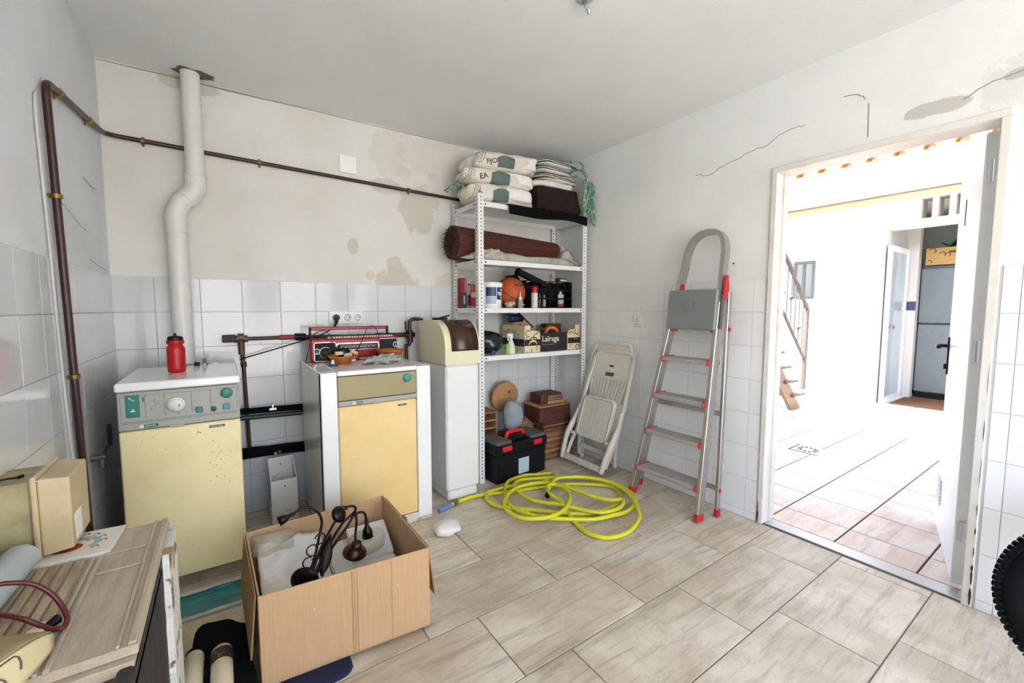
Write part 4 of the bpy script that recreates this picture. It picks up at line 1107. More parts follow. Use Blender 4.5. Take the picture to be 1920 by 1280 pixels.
# black cloth hanging over the front edge, brown bag on it
M_blkcloth = mat('black cloth', '#060608', .95, spec=.15)
def drape(u, v):
    x = 1.70 + .76*u; k = v
    if k < .55: y = 2.90 - (2.90-2.532)*k/.55; z = T0+.004+.004*math.sin(u*9+k*5)
    else:
        q = (k-.55)/.45; y = 2.530 - .012*math.sin(u*11)*q - .008*q; z = T0+.004 - q*(.062+.012*math.sin(u*5.5+.6)+.012*u)
    return (x, y, z)
dc = single('black_cloth', MB().grid(drape, 30, 16), M_blkcloth, 'black cloth hanging over the front edge of the rack top', 'cloth'); solid(dc, .003)
mb = MB().pillow((2.205, 2.735, T0+.110), (.44, .34, .19), .2, .08, 6, 4, 48, 22, fold=.25, ff=18)
single('brown_bag', mb, mat('dark brown bag cloth', '#2a1f19', .85, spec=.2, var=.4, vscale=8, bump=.4, bscale=30), 'dark brown folded bag lying on the black cloth on the rack top', 'bag')
M_stripe = mat('striped folded cloth', '#dcdacd', .9, var=.9, vscale=3.2, stretch=(.8, .8, 30), col2='#26352d', ramp=(.47, .53))
zz = T0+.200
for i, (h, w, dx, lab) in enumerate(((.056, .40, -.01, 'lowest folded cream cloth on the dark brown bag'), (.058, .43, .02, 'second folded green and cream striped cloth on the dark brown bag'),
                                     (.056, .38, .0, 'third folded green and cream striped cloth on the dark brown bag'), (.052, .41, .03, 'topmost folded green and cream striped cloth under the ceiling'))):
    mb = MB().pillow((2.20+dx, 2.73, zz+h/2), (w, .29, h), .45, .10, 7, 20+i, 36, 12, Euler((0, random.uniform(-.03, .03), random.uniform(-.1, .1))).to_matrix(), fold=.15, ff=20)
    single('folded_cloth', mb, M_sack if i == 0 else M_stripe, lab, 'cloth', group=None); zz += h*.98
straps('webbing_straps', 'green webbing straps hanging down over the right front corner of the rack', (2.47, 2.50, 1.92),
    [[(2.36, 2.62, T0+.36), (2.42, 2.54, T0+.36), (2.455, 2.51, T0+.20), (2.435, 2.505, T0+.05), (2.40, 2.50, T0+.02), (2.39, 2.50, T0+.10), (2.43, 2.51, T0+.25)],
     [(2.34, 2.60, T0+.40), (2.42, 2.53, T0+.33), (2.475, 2.50, T0+.15), (2.47, 2.495, T0-.02), (2.49, 2.49, T0-.06), (2.505, 2.49, T0-.05), (2.49, 2.495, T0+.08), (2.46, 2.51, T0+.22)],
     [(2.35, 2.63, T0+.33), (2.41, 2.55, T0+.30), (2.45, 2.505, T0+.12), (2.42, 2.495, T0+.00), (2.405, 2.495, T0+.06), (2.44, 2.50, T0+.18)],
     [(2.44, 2.56, T0+.30), (2.49, 2.52, T0+.28), (2.505, 2.50, T0+.20), (2.49, 2.50, T0+.17), (2.475, 2.50, T0+.24)],
     [(2.33, 2.60, T0+.43), (2.40, 2.55, T0+.42), (2.44, 2.52, T0+.31), (2.46, 2.50, T0+.16), (2.45, 2.49, T0+.04)]])

# --- second shelf: reed mat roll and plastic-wrapped roll
Z2 = SH[1]
rm = thing('reed_mat', 'rolled dark red brown reed mat on the second shelf', 'mat', (1.87, 2.79, Z2))
p0_, p1_ = Vector((1.365, 2.755, Z2+.128)), Vector((2.33, 2.80, Z2+.112))
ax = (p1_-p0_).normalized(); q = ax.to_track_quat('Z', 'Y').to_matrix()
M_reed = mat('red brown reed', '#5a2616', .75, var=.5, vscale=8, stretch=(1, 12, 12), col2='#35150e')
mb = MB(); n = 88; v = []
for (p, r) in ((p0_, .116), (p0_+ax*.5, .107), (p1_, .097)):
    for i in range(n):
        a = 2*PI*i/n; rr = r*(1 + (.030 if i % 2 else 0) + .02*noise.noise(Vector((i*.9, 0, 3)))); v.append(p + q @ Vector((rr*math.cos(a), rr*math.sin(a), 0)))
mb.add(v, [(j*n+i, j*n+(i+1) % n, (j+1)*n+(i+1) % n, (j+1)*n+i) for j in range(2) for i in range(n)], False)
mb.add(v[:n], [list(range(n))[::-1]], False); mb.add(v[-n:], [list(range(n))], False)
part('roll', mb, M_reed, rm)
mb = MB()
for i in range(170):
    a = i*.36; r = .022+.00055*i
    d = q @ Vector((r*math.cos(a), r*math.sin(a), 0)); e = random.uniform(.004, .028)
    mb.cyl(p0_+d-ax*e, p0_+d+ax*.002, .0026, n=5)
part('reed_ends', mb, mat('reed ends', '#2a1712', .9, var=.6, vscale=90, col2='#8a7464', ramp=(.55, .7)), rm, 'frayed ends of the reeds', 'stuff')
M_poly = mat('milky plastic film', '#bcb8ad', .25, var=.35, vscale=14, bump=.8, bscale=22)
wr = thing('wrapped_roll', 'long grey white bundle in crumpled plastic film along the second shelf', 'bundle', (1.93, 2.62, Z2))
part('film', MB().pillow((1.93, 2.652, Z2+.031), (.98, .095, .060), .5, .2, 9, 3, 60, 14, fold=.5, ff=34), M_poly, wr)
part('crumpled_end', MB().pillow((1.62, 2.655, Z2+.045), (.25, .10, .088), .9, .25, 11, 8, 34, 16, fold=.7, ff=40), mat('bunched pale film', '#c9bdaa', .4, var=.4, vscale=25, bump=.5, bscale=30), wr)
part('crumpled_end', MB().pillow((2.36, 2.69, Z2+.080), (.14, .14, .165), .9, .3, 9, 12, 30, 16, fold=.6, ff=30), M_poly, wr)

# --- third shelf
Z3 = SH[2]+.0005
def can(name, x, y, z, r, h, lab, body, capc, caph=.3, cat='spray can', band=None):
    t = thing(name, lab, cat, (x, y, z))
    part('body', MB().lathe([(r*.92, 0), (r, .004), (r, h*(1-caph)-.004), (r*.9, h*(1-caph))], 18), body, t, local=True)
    part('cap', MB().lathe([(r*.93, h*(1-caph)), (r*.93, h*.96), (r*.85, h), (0, h)], 18), capc, t, local=True)
    if band: part('label_band', MB().lathe([(r+.0006, h*.08), (r+.0006, h*.45)], 18, cap=False), band, t, local=True)
    return t
def carton(name, x, y, z, w, d, h, lab, m, rot=0, cat='box', face=None):
    t = thing(name, lab, cat, (x, y, z), rot)
    part('card', MB().box(-w/2, w/2, -d/2, d/2, 0, h, .0015), m, t, local=True)
    if face:
        for (a0, a1, b0, b1, mm) in face: part('print', MB().box(a0, a1, -d/2-.0012, -d/2, b0, b1), mm, t, local=True)
    return t
M_dred = mat('dull red card', '#a5323a', .5); M_dgrn = mat('dark green card', '#25403f', .5); M_wcard = mat('white card', '#dfdcd2', .5)
M_orng = mat('orange cap', '#d24a1c', .4); M_greyl = mat('grey label', '#bfc3bf', .4)
carton('small_carton', 1.512, 2.88, Z3, .042, .05, .225, 'tall dull red carton at the left end of the third shelf', M_dred, 0, 'box', [(.006, .016, .11, .215, mat('pink stripe', '#c98a92', .5)), (-.020, .020, .004, .11, M_dgrn)])
carton('small_carton', 1.492, 2.82, Z3, .026, .03, .115, 'short dark green carton before the tall red one', M_dgrn, 0, 'box', [(-.010, .0, .03, .09, M_greyl)])
carton('small_carton', 1.556, 2.88, Z3, .036, .05, .215, 'white carton with a red lower half behind the left post', M_wcard, 0, 'box', [(-.010, .010, .17, .185, M_darkmark), (-.014, .017, .02, .10, M_dred)])
can('spray_can', 1.562, 2.80, Z3, .021, .175, 'orange capped spray can behind the left post', M_greyl, M_orng, .33, band=M_dred)
bk = thing('bucket', 'white plastic bucket with blue printed label on the third shelf', 'bucket', (1.625, 2.655, Z3)); bk.scale = (1, 1, 1)
part('tub', MB().lathe([(.074, 0), (.077, .004), (.080, .155), (.078, .158), (.0, .158)], 32), mat('white bucket plastic', '#eceff0', .35), bk, local=True)
part('lid', MB().lathe([(.083, .152), (.085, .156), (.085, .178), (.082, .184), (.0, .184)], 32), M_white_pl, bk, local=True)
def wrap(mb, r0, r1, z0, z1, a0, a1, d=.0008, n=8):
    v = []
    for i in range(n+1):
        a = math.radians(a0 + (a1-a0)*i/n)
        for (rr, zz_) in ((r0, z0), (r1, z1)): v.append(((rr+d)*math.cos(a), (rr+d)*math.sin(a), zz_))
    mb.add(v, [(2*i, 2*i+2, 2*i+3, 2*i+1) for i in range(n)], True); return mb
rb_ = lambda z: .077 + .003*z/.155
M_navy = mat('navy print', '#27375f', .4, var=.3, vscale=20); M_lblue = mat('pale blue print', '#a9b6c9', .4, var=.3, vscale=15)
lb = part('label', wrap(wrap(MB(), rb_(.085), rb_(.148), .085, .148, 212, 268), rb_(.06), rb_(.148), .06, .148, 272, 330), M_navy, bk, 'navy blue label panels', local=True)
part('label_lower', wrap(MB(), rb_(.03), rb_(.083), .03, .083, 212, 268), M_lblue, bk, local=True)
mb = MB()
for (a0, a1, z0, z1) in ((296, 312, .125, .137), (276, 288, .100, .116), (292, 322, .104, .116), (284, 318, .090, .101), (298, 322, .070, .080), (225, 262, .012, .020)): wrap(mb, rb_(z0), rb_(z1), z0, z1, a0, a1, .0014, 4)
part('label_marks', mb, M_lightmark, bk, 'pale blocks of print on the label', 'stuff', local=True)
bb = thing('basketball', 'orange basketball behind the white bucket', 'ball', (1.825, 2.70, Z3))
M_ball = mat('orange ball rubber', '#b5521f', .55, var=.15, vscale=6, bump=.3, bscale=180)
BR = .118
part('skin', MB().lathe([(BR*math.cos(a), BR+BR*math.sin(a)) for a in [-PI/2+PI*i/20 for i in range(21)]], 32, cap=False), M_ball, bb, local=True)
mb = MB()
for ax_ in range(2):
    R = Euler((.5, .35, 0)).to_matrix() @ (Euler((PI/2, 0, 0)).to_matrix() if ax_ else I3)
    mb.tube([Vector((0, 0, BR)) + R @ Vector(((BR+.0003)*math.cos(2*PI*i/40), (BR+.0003)*math.sin(2*PI*i/40), 0)) for i in range(40)], .0022, 6, closed=True)
part('seam', mb, M_blk, bb, local=True)
lettering('lettering', 'BASKET', .022, FRONT((1.785, 2.57, Z3+.165)), M_ink, bb, .0002, onto=BVHTree.FromPolygons([Vector((1.825, 2.70, Z3)) + v_.co for v_ in bb.children[0].data.vertices], [list(p.vertices) for p in bb.children[0].data.polygons]))
single('crumpled_bag', MB().pillow((1.757, 2.590, Z3+.026), (.075, .06, .050), .8, .3, 18, 6, 22, 12, fold=.5, ff=60), mat('red and white film', '#b9a9a0', .4, var=.8, vscale=22, col2='#7d2a24', ramp=(.5, .56)), 'small crumpled red and white bag before the basketball', 'bag')
gb = thing('glue_bottle', 'small grey glue bottle with thin white nozzle before the basketball', 'bottle', (1.825, 2.566, Z3))
part('body', MB().lathe([(.017, 0), (.019, .003), (.019, .052), (.012, .062)], 16), mat('cloudy grey plastic', '#8f908a', .4), gb, local=True)
part('nozzle', MB().lathe([(.013, .060), (.013, .078), (.005, .086), (.0025, .125), (0, .125)], 12), M_white_pl, gb, local=True)
jr = thing('small_jar', 'small dark jar with a pale band right of the glue bottle', 'jar', (1.872, 2.605, Z3))
part('body', MB().lathe([(.015, 0), (.015, .048), (.012, .052), (0, .052)], 14), mat('dark jar glass', '#23262b', .2), jr, local=True)
part('band', MB().lathe([(.0156, .022), (.0156, .030)], 14, cap=False), M_greyl, jr, local=True)
can('spray_can', 1.985, 2.602, Z3, .026, .165, 'white spray can with red cap standing before the black crate', mat('white can print', '#d9d4cc', .4, var=.8, vscale=35, col2='#6a625c', ramp=(.6, .64)), M_red, .30)
cr = thing('plastic_crate', 'black plastic crate full of odds and ends on the third shelf', 'crate', (2.175, 2.79, Z3))
cx0, cx1, cy0, cy1, ch = 1.952, 2.425, 2.665, 2.92, .215
part('bottom', MB().box(cx0, cx1, cy0, cy1, Z3, Z3+.006), M_blk, cr)
def lattice(mb, f, L, H, nx, nz):
    for i in range(nx+1):
        a = L*i/nx; f(mb, max(0, a-.005), min(L, a+.005), .006, H)
    for j in range(nz+1):
        z = .006+(H-.006)*j/nz; f(mb, 0, L, max(.006, z-.006), min(H, z+.006))
part('front_wall', (lambda m_: (lattice(m_, lambda b, a0, a1, z0, z1: b.box(cx0+a0, cx0+a1, cy0, cy0+.006, Z3+z0, Z3+z1), cx1-cx0, ch, 6, 3), m_)[1])(MB()), M_blk, cr)
part('back_wall', MB().box(cx0, cx1, cy1-.006, cy1, Z3+.006, Z3+ch), M_blk, cr)
for x in (cx0, cx1-.006): part('side_wall', MB().box(x, x+.006, cy0+.006, cy1-.006, Z3+.006, Z3+ch), M_blk, cr)
single('black_bag', MB().pillow((2.19, 2.80, Z3+.118), (.42, .19, .19), .6, .15, 7, 3, 30, 16, fold=.2, ff=20), mat('black nylon', '#0b0b0e', .6, spec=.2), 'black nylon bag stuffed into the black crate', 'bag')
for (x, h, r, mm, lab) in ((2.055, .09, .011, mat('beige tube', '#9a8c74', .5), 'thin beige tube left in the black crate'), (2.105, .11, .010, mat('grey brown tube', '#7a6a60', .5), 'grey brown pointed tube in the black crate'), (2.15, .10, .014, mat('cream tube', '#a89f86', .5), 'cream tube in the middle of the black crate')):
    single('tube', MB().lathe([(r, 0), (r, h*.75), (r*.5, h*.85), (r*.45, h), (0, h)], 12, Matrix.Translation((x, 2.69, Z3+.0065))), mm, lab, 'tube')
pl = thing('pump_bottle', 'grey bottle with red base at the right of the black crate', 'bottle', (2.325, 2.695, Z3+.007))
part('body', MB().box(-.030, .030, -.018, .018, .026, .11, .008), M_greyl, pl, local=True); part('base', MB().box(-.032, .032, -.019, .019, 0, .026, .004), M_dred, pl, local=True)
part('neck', MB().lathe([(.012, .11), (.012, .13), (0, .13)], 12), M_white_pl, pl, local=True)
sb = thing('green_carton', 'small dark green and white carton on the right rim of the black crate', 'box', (2.335, 2.70, Z3+ch))
part('card', MB().box(-.042, .042, -.03, .03, 0, .032, .002), mat('green print', '#2e5c44', .5), sb, local=True); part('stripe', MB().box(-.03, .03, -.0312, -.03, .006, .018), M_lightmark, sb, local=True)
RB = Euler((0, .34, 0)).to_matrix()
tcs = thing('tool_tube', 'long black rectangular tube leaning up out of the black crate', 'tube', (2.05, 2.74, Z3+ch))
part('tube', MB().cbox((2.045, 2.70, Z3+.229), (.30, .05, .042), .005, RB), M_blk, tcs)
part('end_cap', MB().cbox(Vector((2.045, 2.70, Z3+.229)) + RB @ Vector((-.158, 0, 0)), (.018, .058, .05), .006, RB), M_blk, tcs)
single('black_case', MB().cbox((1.94, 2.805, Z3+.150), (.10, .18, .30), .006, Euler((0, -.0, 0)).to_matrix()) if False else MB().prism([(1.936, Z3), (1.948, Z3), (1.948, Z3+.22), (1.918, Z3+.262), (1.908, Z3+.255), (1.936, Z3+.21)], .16, frame_matrix((0, 2.90, 0), (1, 0, 0), (0, 0, 1))), M_blk, 'flat black case squeezed between basketball and black crate', 'case')

# --- fourth shelf
Z4 = SH[3]+.0005
hl = single('black_bag', MB().pillow((1.612, 2.672, Z4+.090), (.195, .20, .165), .85, .12, 9, 7, 30, 18, fold=.25, ff=18), mat('shiny black plastic bag', '#101218', .12), 'shiny black plastic bag at the left end of the lowest shelf', 'bag')
single('blue_box', MB().cbox((1.605, 2.592, Z4+.026), (.03, .02, .052), .003), mat('blue plastic', '#2f3f86', .3), 'small blue plastic piece before the shiny black bag', 'bottle')
sbt = thing('spray_bottle', 'white and green trigger spray bottle on the lowest shelf', 'spray bottle', (1.765, 2.60, Z4))
part('body', MB().lathe([(.027, 0), (.031, .005), (.031, .05), (.024, .075), (.013, .10), (.012, .115)], 20), mat('cloudy bottle', '#d5dad2', .2), sbt, local=True)
part('trigger_head', MB().box(-.014, .012, -.012, .012, .114, .150, .004).box(-.034, -.012, -.009, .009, .130, .150, .003).box(-.030, -.022, -.006, .006, .098, .132, .002), M_white_pl, sbt, local=True)
part('label', MB().lathe([(.0318, .008), (.0318, .048), (.0255, .074)], 20, cap=False), mat('pale green label', '#c9d8b4', .4), sbt, local=True)
part('grip', MB().box(-.046, -.030, -.012, .012, .0, .075, .006), mat('lime green plastic', '#7fc02e', .35), sbt, 'lime green piece', local=True)
# printed fruit crate
M_ply = mat('pale printed card', '#e4d3ab', .7, var=.12, vscale=10)
M_band = mat('near black print', '#1e1b1e', .6)
fx0, fx1, fy0, fy1 = 1.885, 2.455, 2.592, 2.90
fc = thing('fruit_crate', 'pale printed fruit crate with a black front reading Laïraga', 'crate', ((fx0+fx1)/2, (fy0+fy1)/2, Z4))
FT = FRONT((0, fy0, Z4)); FPr = FRONT((0, fy0-.0007, Z4))
def tower(xa_, xb_, lo, dirn):
    pts = [(xa_, 0), (xb_, 0), (xb_, lo), (xb_-.025, .165), (xa_+.055, .165), (xa_+.055, .205), (xa_, .205)] if dirn > 0 else [(xa_, 0), (xb_, 0), (xb_, .205), (xb_-.055, .205), (xb_-.055, .165), (xa_+.025, .165), (xa_, lo)]
    return MB().prism(pts, .006, frame_matrix((0, fy0+.006, Z4), (1, 0, 0), (0, 0, 1)))
part('corner_panel', tower(fx0, fx0+.150, .135, 1), M_ply, fc, 'pale left corner panel with dark fruit drawings')
part('corner_panel', tower(fx1-.140, fx1, .135, -1), M_ply, fc, 'pale right corner panel with dark fruit drawings')
blk = part('front_panel', MB().box(fx0+.150, fx1-.140, fy0+.001, fy0+.007, Z4, Z4+.146), M_band, fc, 'black front panel')
part('side_panel', MB().box(fx0, fx0+.006, fy0+.006, fy1, Z4, Z4+.205), M_ply, fc); part('side_panel', MB().box(fx1-.006, fx1, fy0+.006, fy1, Z4, Z4+.15), M_ply, fc)
part('back_panel', MB().box(fx0+.006, fx1-.006, fy1-.006, fy1, Z4, Z4+.15), M_ply, fc); part('bottom_panel', MB().box(fx0+.006, fx1-.006, fy0+.008, fy1-.006, Z4, Z4+.004), M_ply, fc)
mb = MB()
for (x, z, r, a0, a1, w) in ((.035, .145, .024, 30, 300, .006), (.11, .115, .026, 60, 260, .006), (.085, .075, .040, 20, 160, .008), (.04, .02, .028, -150, 20, .006), (.12, .16-.012, .010, 0, 250, .004), (.12, .03, .012, 0, 280, .004), (.02, .105, .010, 0, 280, .004)):
    ribbon(mb, arc((fx0+x, z), r, a0, a1, 10), w, FPr)
for (x, z, r, a0, a1, w) in ((-.10, .125, .022, 0, 180, .006), (-.04, .145, .020, 120, 330, .006), (-.03, .02, .020, 0, 300, .006), (-.10, .03, .014, 0, 280, .004)):
    ribbon(mb, arc((fx1+x, z), r, a0, a1, 10), w, FPr)
part('drawing', mb, M_band, fc, 'dark fruit drawings', 'stuff')
mb = MB().box(fx0+.0, fx0+.150, fy0-.0006, fy0, Z4+.050, Z4+.098); mb.box(fx1-.135, fx1-.002, fy0-.0006, fy0, Z4+.052, Z4+.098)
part('dark_band', mb, M_band, fc, None, 'stuff')
SPn = frame_matrix((fx0-.0007, 0, Z4), (0, -1, 0), (0, 0, 1)); mb = MB()
for (y, z, r, a0, a1) in ((2.86, .165, .020, 180, 360), (2.80, .150, .018, 20, 300), (2.73, .165, .020, 150, 380), (2.88, .11, .018, 20, 250)): ribbon(mb, arc((-y, z), r, a0, a1, 10), .006, SPn)
part('side_drawing', mb, M_band, fc, None, 'stuff'); part('paper_label', MB().box(fx0-.0008, fx0, 2.66, 2.74, Z4+.09, Z4+.15), M_greyl, fc)
part('side_band', MB().box(fx0-.0008, fx0, fy0+.006, fy1, Z4+.045, Z4+.10), M_band, fc)
mb = MB(); ribbon(mb, arc((fx0+.080, .045), .042, 20, 165, 12), [.003+.012*math.sin(PI*i/12) for i in range(13)], FRONT((0, fy0-.0014, Z4)))
ribbon(mb, arc((fx1-.055, .075), .018, 20, 160, 8), .0025, FRONT((0, fy0-.0014, Z4)))
part('pale_drawing', mb, M_ply, fc, 'pale melon drawing on the dark band', 'stuff')
lettering('lettering', 'Laïraga', .062, FRONT((fx0+.168, fy0+.0005, Z4+.078)), mat('cream lettering', '#d8cdb8', .6), fc, .0004, label='cream lettering reading Laïraga', bold=.0008)
lettering('small_lettering', 'FRUTAS Y VERDURAS', .0135, FRONT((fx0+.172, fy0+.0005, Z4+.048)), mat('tan lettering', '#9a835c', .6), fc, .0003)
# carton behind it with what lies on it
M_kraft = mat('printed kraft card', '#b79a66', .8, var=.15, vscale=8)
kc = thing('printed_carton', 'kraft carton with round dark prints standing inside the fruit crate', 'box', (1.96, 2.82, Z4+.005))
kx0, kx1, ky0, ky1 = 1.895, 2.03, 2.76, 2.89
part('card', MB().box(kx0, kx1, ky0, ky1, Z4+.005, Z4+.225, .002), M_kraft, kc)
mb = MB(); KF = FRONT((0, ky0-.0006, Z4))
for (x, z, r, a0, a1) in ((1.92, .19, .018, 180, 360), (1.96, .195, .017, 0, 320)): ribbon(mb, arc((x, z), r, a0, a1, 10), .006, KF)
part('drawing', mb, M_band, kc, None, 'stuff'); part('label', MB().box(1.985, 2.02, ky0-.001, ky0, Z4+.10, Z4+.155), M_greyl, kc); part('dark_label', MB().box(1.985, 2.02, ky0-.001, ky0, Z4+.135, Z4+.152), M_dred, kc)
single('blue_package', MB().pillow((1.955, 2.83, Z4+.261), (.14, .11, .072), .6, .2, 14, 3, 22, 12, fold=.3, ff=30), mat('blue and black film', '#22305e', .3, var=.6, vscale=25), 'dark blue package lying on the printed kraft carton', 'package')
single('black_rod', MB().cyl((1.945, 2.745, Z4+.292), (2.07, 2.73, Z4+.185), .006, n=8).cyl((1.935, 2.745, Z4+.30), (1.95, 2.745, Z4+.288), .010, n=8), M_blk, 'short black rod slanting down from the blue package into the fruit crate', 'rod')
def ring(c, R, r, m, lab, rot, name='cable_ring', cat='ring'):
    RR = Euler(rot).to_matrix(); single(name, MB().tube([Vector(c) + RR @ Vector((R*math.cos(2*PI*i/28), R*math.sin(2*PI*i/28), 0)) for i in range(28)], r, 10, closed=True), m, lab, cat)
ring((2.13, 2.70, Z4+.105), .070, .012, mat('grey black cable', '#4a4744', .4), 'grey cable coil standing in the fruit crate', (PI/2-.1, 0, .25), 'cable_coil', 'cable')
single('orange_reel', MB().lathe([(.035, 0), (.062, 0), (.062, .008), (.045, .010), (.045, .045), (.062, .047), (.062, .055), (.035, .055), (.035, 0)], 28, Matrix.Translation((2.245, 2.73, Z4+.132)) @ Euler((PI/2, 0, -.4)).to_matrix().to_4x4(), cap=False), mat('orange tape', '#cf6c1d', .35), 'orange tape reel standing in the fruit crate', 'reel')
carton('brown_carton', 2.35, 2.845, Z4+.005, .16, .08, .20, 'dark red brown carton at the back of the fruit crate', mat('red brown card', '#5d3226', .7), 0)

# --- wood, round seat and trays on the floor under the rack
def wood(name, col, col2): return mat(name, col, .7, var=.3, vscale=5, stretch=(1, 10, 10), col2=col2, rnd=.10)
M_w1 = wood('parquet wood', '#8a5a3c', '#6b422c'); M_w2 = wood('pale wood', '#b98d5e', '#9a7048'); M_w3 = wood('dark mahogany wood', '#5f3324', '#472417'); M_w4 = wood('weathered wood', '#9c7a56', '#7b5c40')
ORD = ['lowest', 'second', 'third', 'fourth', 'fifth', 'sixth', 'seventh', 'eighth', 'ninth', 'tenth', 'eleventh']
def stack(lab, grp, x0, x1, y0, y1, z0, ts, mats_, name='board', jit=.012, cat='board'):
    """loose boards, one object each"""
    z = z0
    names = lab
    for i, t_ in enumerate(ts):
        dx, dy = random.uniform(-jit, jit), random.uniform(-jit, jit)
        single(name, MB().box(x0+dx, x1+dx, y0+dy, y1+dy, z, z+t_-.0008, .002), mats_[i % len(mats_)], (('topmost' if i == len(ts)-1 else ORD[i]) + ' ' + lab), cat, grp); z += t_
    return z
za = stack('brown parquet board from the floor in the right stack under the rack', 'parquet boards in the right stack', 2.13, 2.44, 2.64, 2.90, 0.0, [.022]*11, [M_w1, M_w4, M_w1, M_w2])
za = stack('dark board from below on top of the right parquet stack', 'dark boards on the right stack', 2.12, 2.43, 2.65, 2.89, za, [.018]*4, [M_w1, M_w3])
t = thing('wooden_box', 'dark mahogany wooden box on top of the right parquet stack', 'box', (2.26, 2.76, za))
part('panel', MB().box(2.09, 2.42, 2.665, 2.675, za, za+.125, .001), M_w3, t); part('panel', MB().box(2.09, 2.42, 2.865, 2.875, za, za+.125, .001), M_w3, t)
for x in (2.09, 2.41): part('panel', MB().box(x, x+.01, 2.675, 2.865, za, za+.125, .001), M_w3, t)
part('lid', MB().box(2.085, 2.425, 2.66, 2.88, za+.125, za+.135, .002), M_w2, t)
zb = za+.1355
t = thing('wooden_box', 'small dark brown wooden box with pale slats topmost under the rack', 'box', (2.25, 2.77, zb))
part('body', MB().box(2.14, 2.36, 2.71, 2.86, zb, zb+.085, .002), M_w3, t)
part('slat', MB().box(2.20, 2.38, 2.695, 2.709, zb+.002, zb+.026, .002), M_w2, t); part('slat', MB().box(2.205, 2.37, 2.697, 2.709, zb+.029, zb+.049, .002), M_w4, t); part('slat', MB().box(2.205, 2.365, 2.696, 2.709, zb+.052, zb+.07, .002), M_w4, t)
zd = stack('reddish brown offcut from the floor in the middle stack under the rack', 'offcuts in the middle stack', 1.84, 2.11, 2.76, 2.93, 0.0, [.025]*9, [M_w1, M_w4, M_w3])
single('top_board', MB().box(1.90, 2.115, 2.73, 2.92, zd, zd+.020, .002), M_w2, 'pale board on top of the low middle stack', 'board')
zd += .0205
for k in range(5):
    y = 2.745+.012*k; L_ = .20
    pr = [(0, 0), (.11, 0), (.11, .012), (.012, .012), (.012, .10-.012*k), (0, .10-.012*k)]
    o = single('moulding', MB().prism([(2.105-.012*k-a, zd+.016*k*1.0+b) for a, b in pr][::-1], L_, frame_matrix((0, 2.755+L_, 0), (1, 0, 0), (0, 0, 1))) if False else
        MB().prism([(2.112-.115+.0*k+(.115-a), zd+.0155*k+b) for a, b in [(.0, 0), (.115, 0), (.115, .013), (.012, .013), (.012, .075), (0, .075)]][::-1], .15, frame_matrix((0, 2.765+.0, 0), (-1, 0, 0), (0, 0, 1)) @ Matrix.Identity(4)) if False else
        MB().box(1.985, 2.105-.014*k, 2.765+.008*k, 2.90, zd+.0155*k, zd+.0155*k+.015, .002).box(2.093-.014*k, 2.105-.014*k, 2.765+.008*k, 2.90, zd+.0155*k+.015, zd+.0155*k+.045, .001),
        M_w2 if k % 2 else M_w4, ['lowest', 'second', 'middle', 'fourth', 'topmost'][k] + ' L-shaped wooden moulding nested on the low middle stack', 'moulding', 'nested mouldings under the rack')
zf = stack('weathered board from the floor in the left stack under the rack', 'boards at the left under the rack', 1.53, 1.82, 2.76, 2.93, 0.0, [.028]*9, [M_w4, M_w2, M_w1])
tr = thing('letter_tray', 'brown wooden letter tray rack at the left under the rack', 'tray', (1.64, 2.83, zf))
for x in (1.545, 1.725): part('side', MB().box(x, x+.01, 2.75, 2.92, zf, zf+.20, .001), M_w2, tr)
for k in range(4): part('shelf', MB().box(1.555, 1.725, 2.75, 2.92, zf+.004+.06*k, zf+.014+.06*k, .001), M_w2 if k < 3 else M_w4, tr)
part('back', MB().box(1.555, 1.725, 2.918, 2.922, zf, zf+.20), M_w3, tr)
rs = thing('round_seat', 'round pale wooden stool seat leaning on the tiled wall behind the grey bag', 'seat', (1.90, 2.92, .45))
Mr = Matrix.Translation((1.895, 2.905, .525)) @ Euler((PI/2+.12, 0, 0)).to_matrix().to_4x4()
part('disc', MB().lathe([(0, 0), (.118, 0), (.126, .008), (.126, .03), (.118, .038), (0, .040)], 36, Mr), M_w2, rs)
part('knot', MB().lathe([(.012, .0405), (.0, .0406)], 8, Mr @ Matrix.Translation((.03, .04, 0))), M_w3, rs)
single('grey_bag', MB().pillow((1.865, 2.725, .395), (.165, .11, .255), .8, .12, 8, 9, 30, 20, fold=.3, ff=16), mat('grey blue cloth', '#9aa2a4', .9, var=.2, vscale=14), 'grey blue cloth bag slumped on the wood under the rack', 'bag')
# toolbox
an = math.radians(4.0)
tl = thing('toolbox', 'black plastic toolbox with red handle and red latches on the floor before the rack', 'toolbox', (1.535, 2.445, 0), an)
M_tb2 = mat('black toolbox plastic', '#0b0c0e', .5, spec=.3); M_lidg = mat('grey toolbox lid', '#5f5f5d', .55, var=.25, vscale=8)
part('tub', MB().box(.012, .478, .010, .235, 0, .205, .008), M_tb2, tl, local=True)
part('lid_rim', MB().box(0, .49, 0, .245, .205, .275, .010), M_tb2, tl, local=True)
part('lid_tray', MB().box(.012, .155, .012, .235, .275, .298, .006), M_lidg, tl, 'grey organiser lid', local=True); part('lid_tray', MB().box(.335, .478, .012, .235, .275, .298, .006), M_lidg, tl, 'grey organiser lid', local=True)
part('handle_base', MB().box(.16, .33, .06, .19, .275, .300, .006), M_tb2, tl, local=True)
part('handle', MB().tube(spline([(.165, .10, .285), (.168, .10, .315), (.185, .10, .328), (.245, .10, .333), (.305, .10, .328), (.322, .10, .315), (.325, .10, .285)], 5), .015, 12), mat('bright red plastic', '#d3202b', .35), tl, local=True)
for x in (.055, .345): part('latch', MB().box(x, x+.085, -.010, .004, .232, .268, .005).box(x+.02, x+.065, -.014, -.008, .238, .25, .003), MATS['bright red plastic'], tl, local=True)
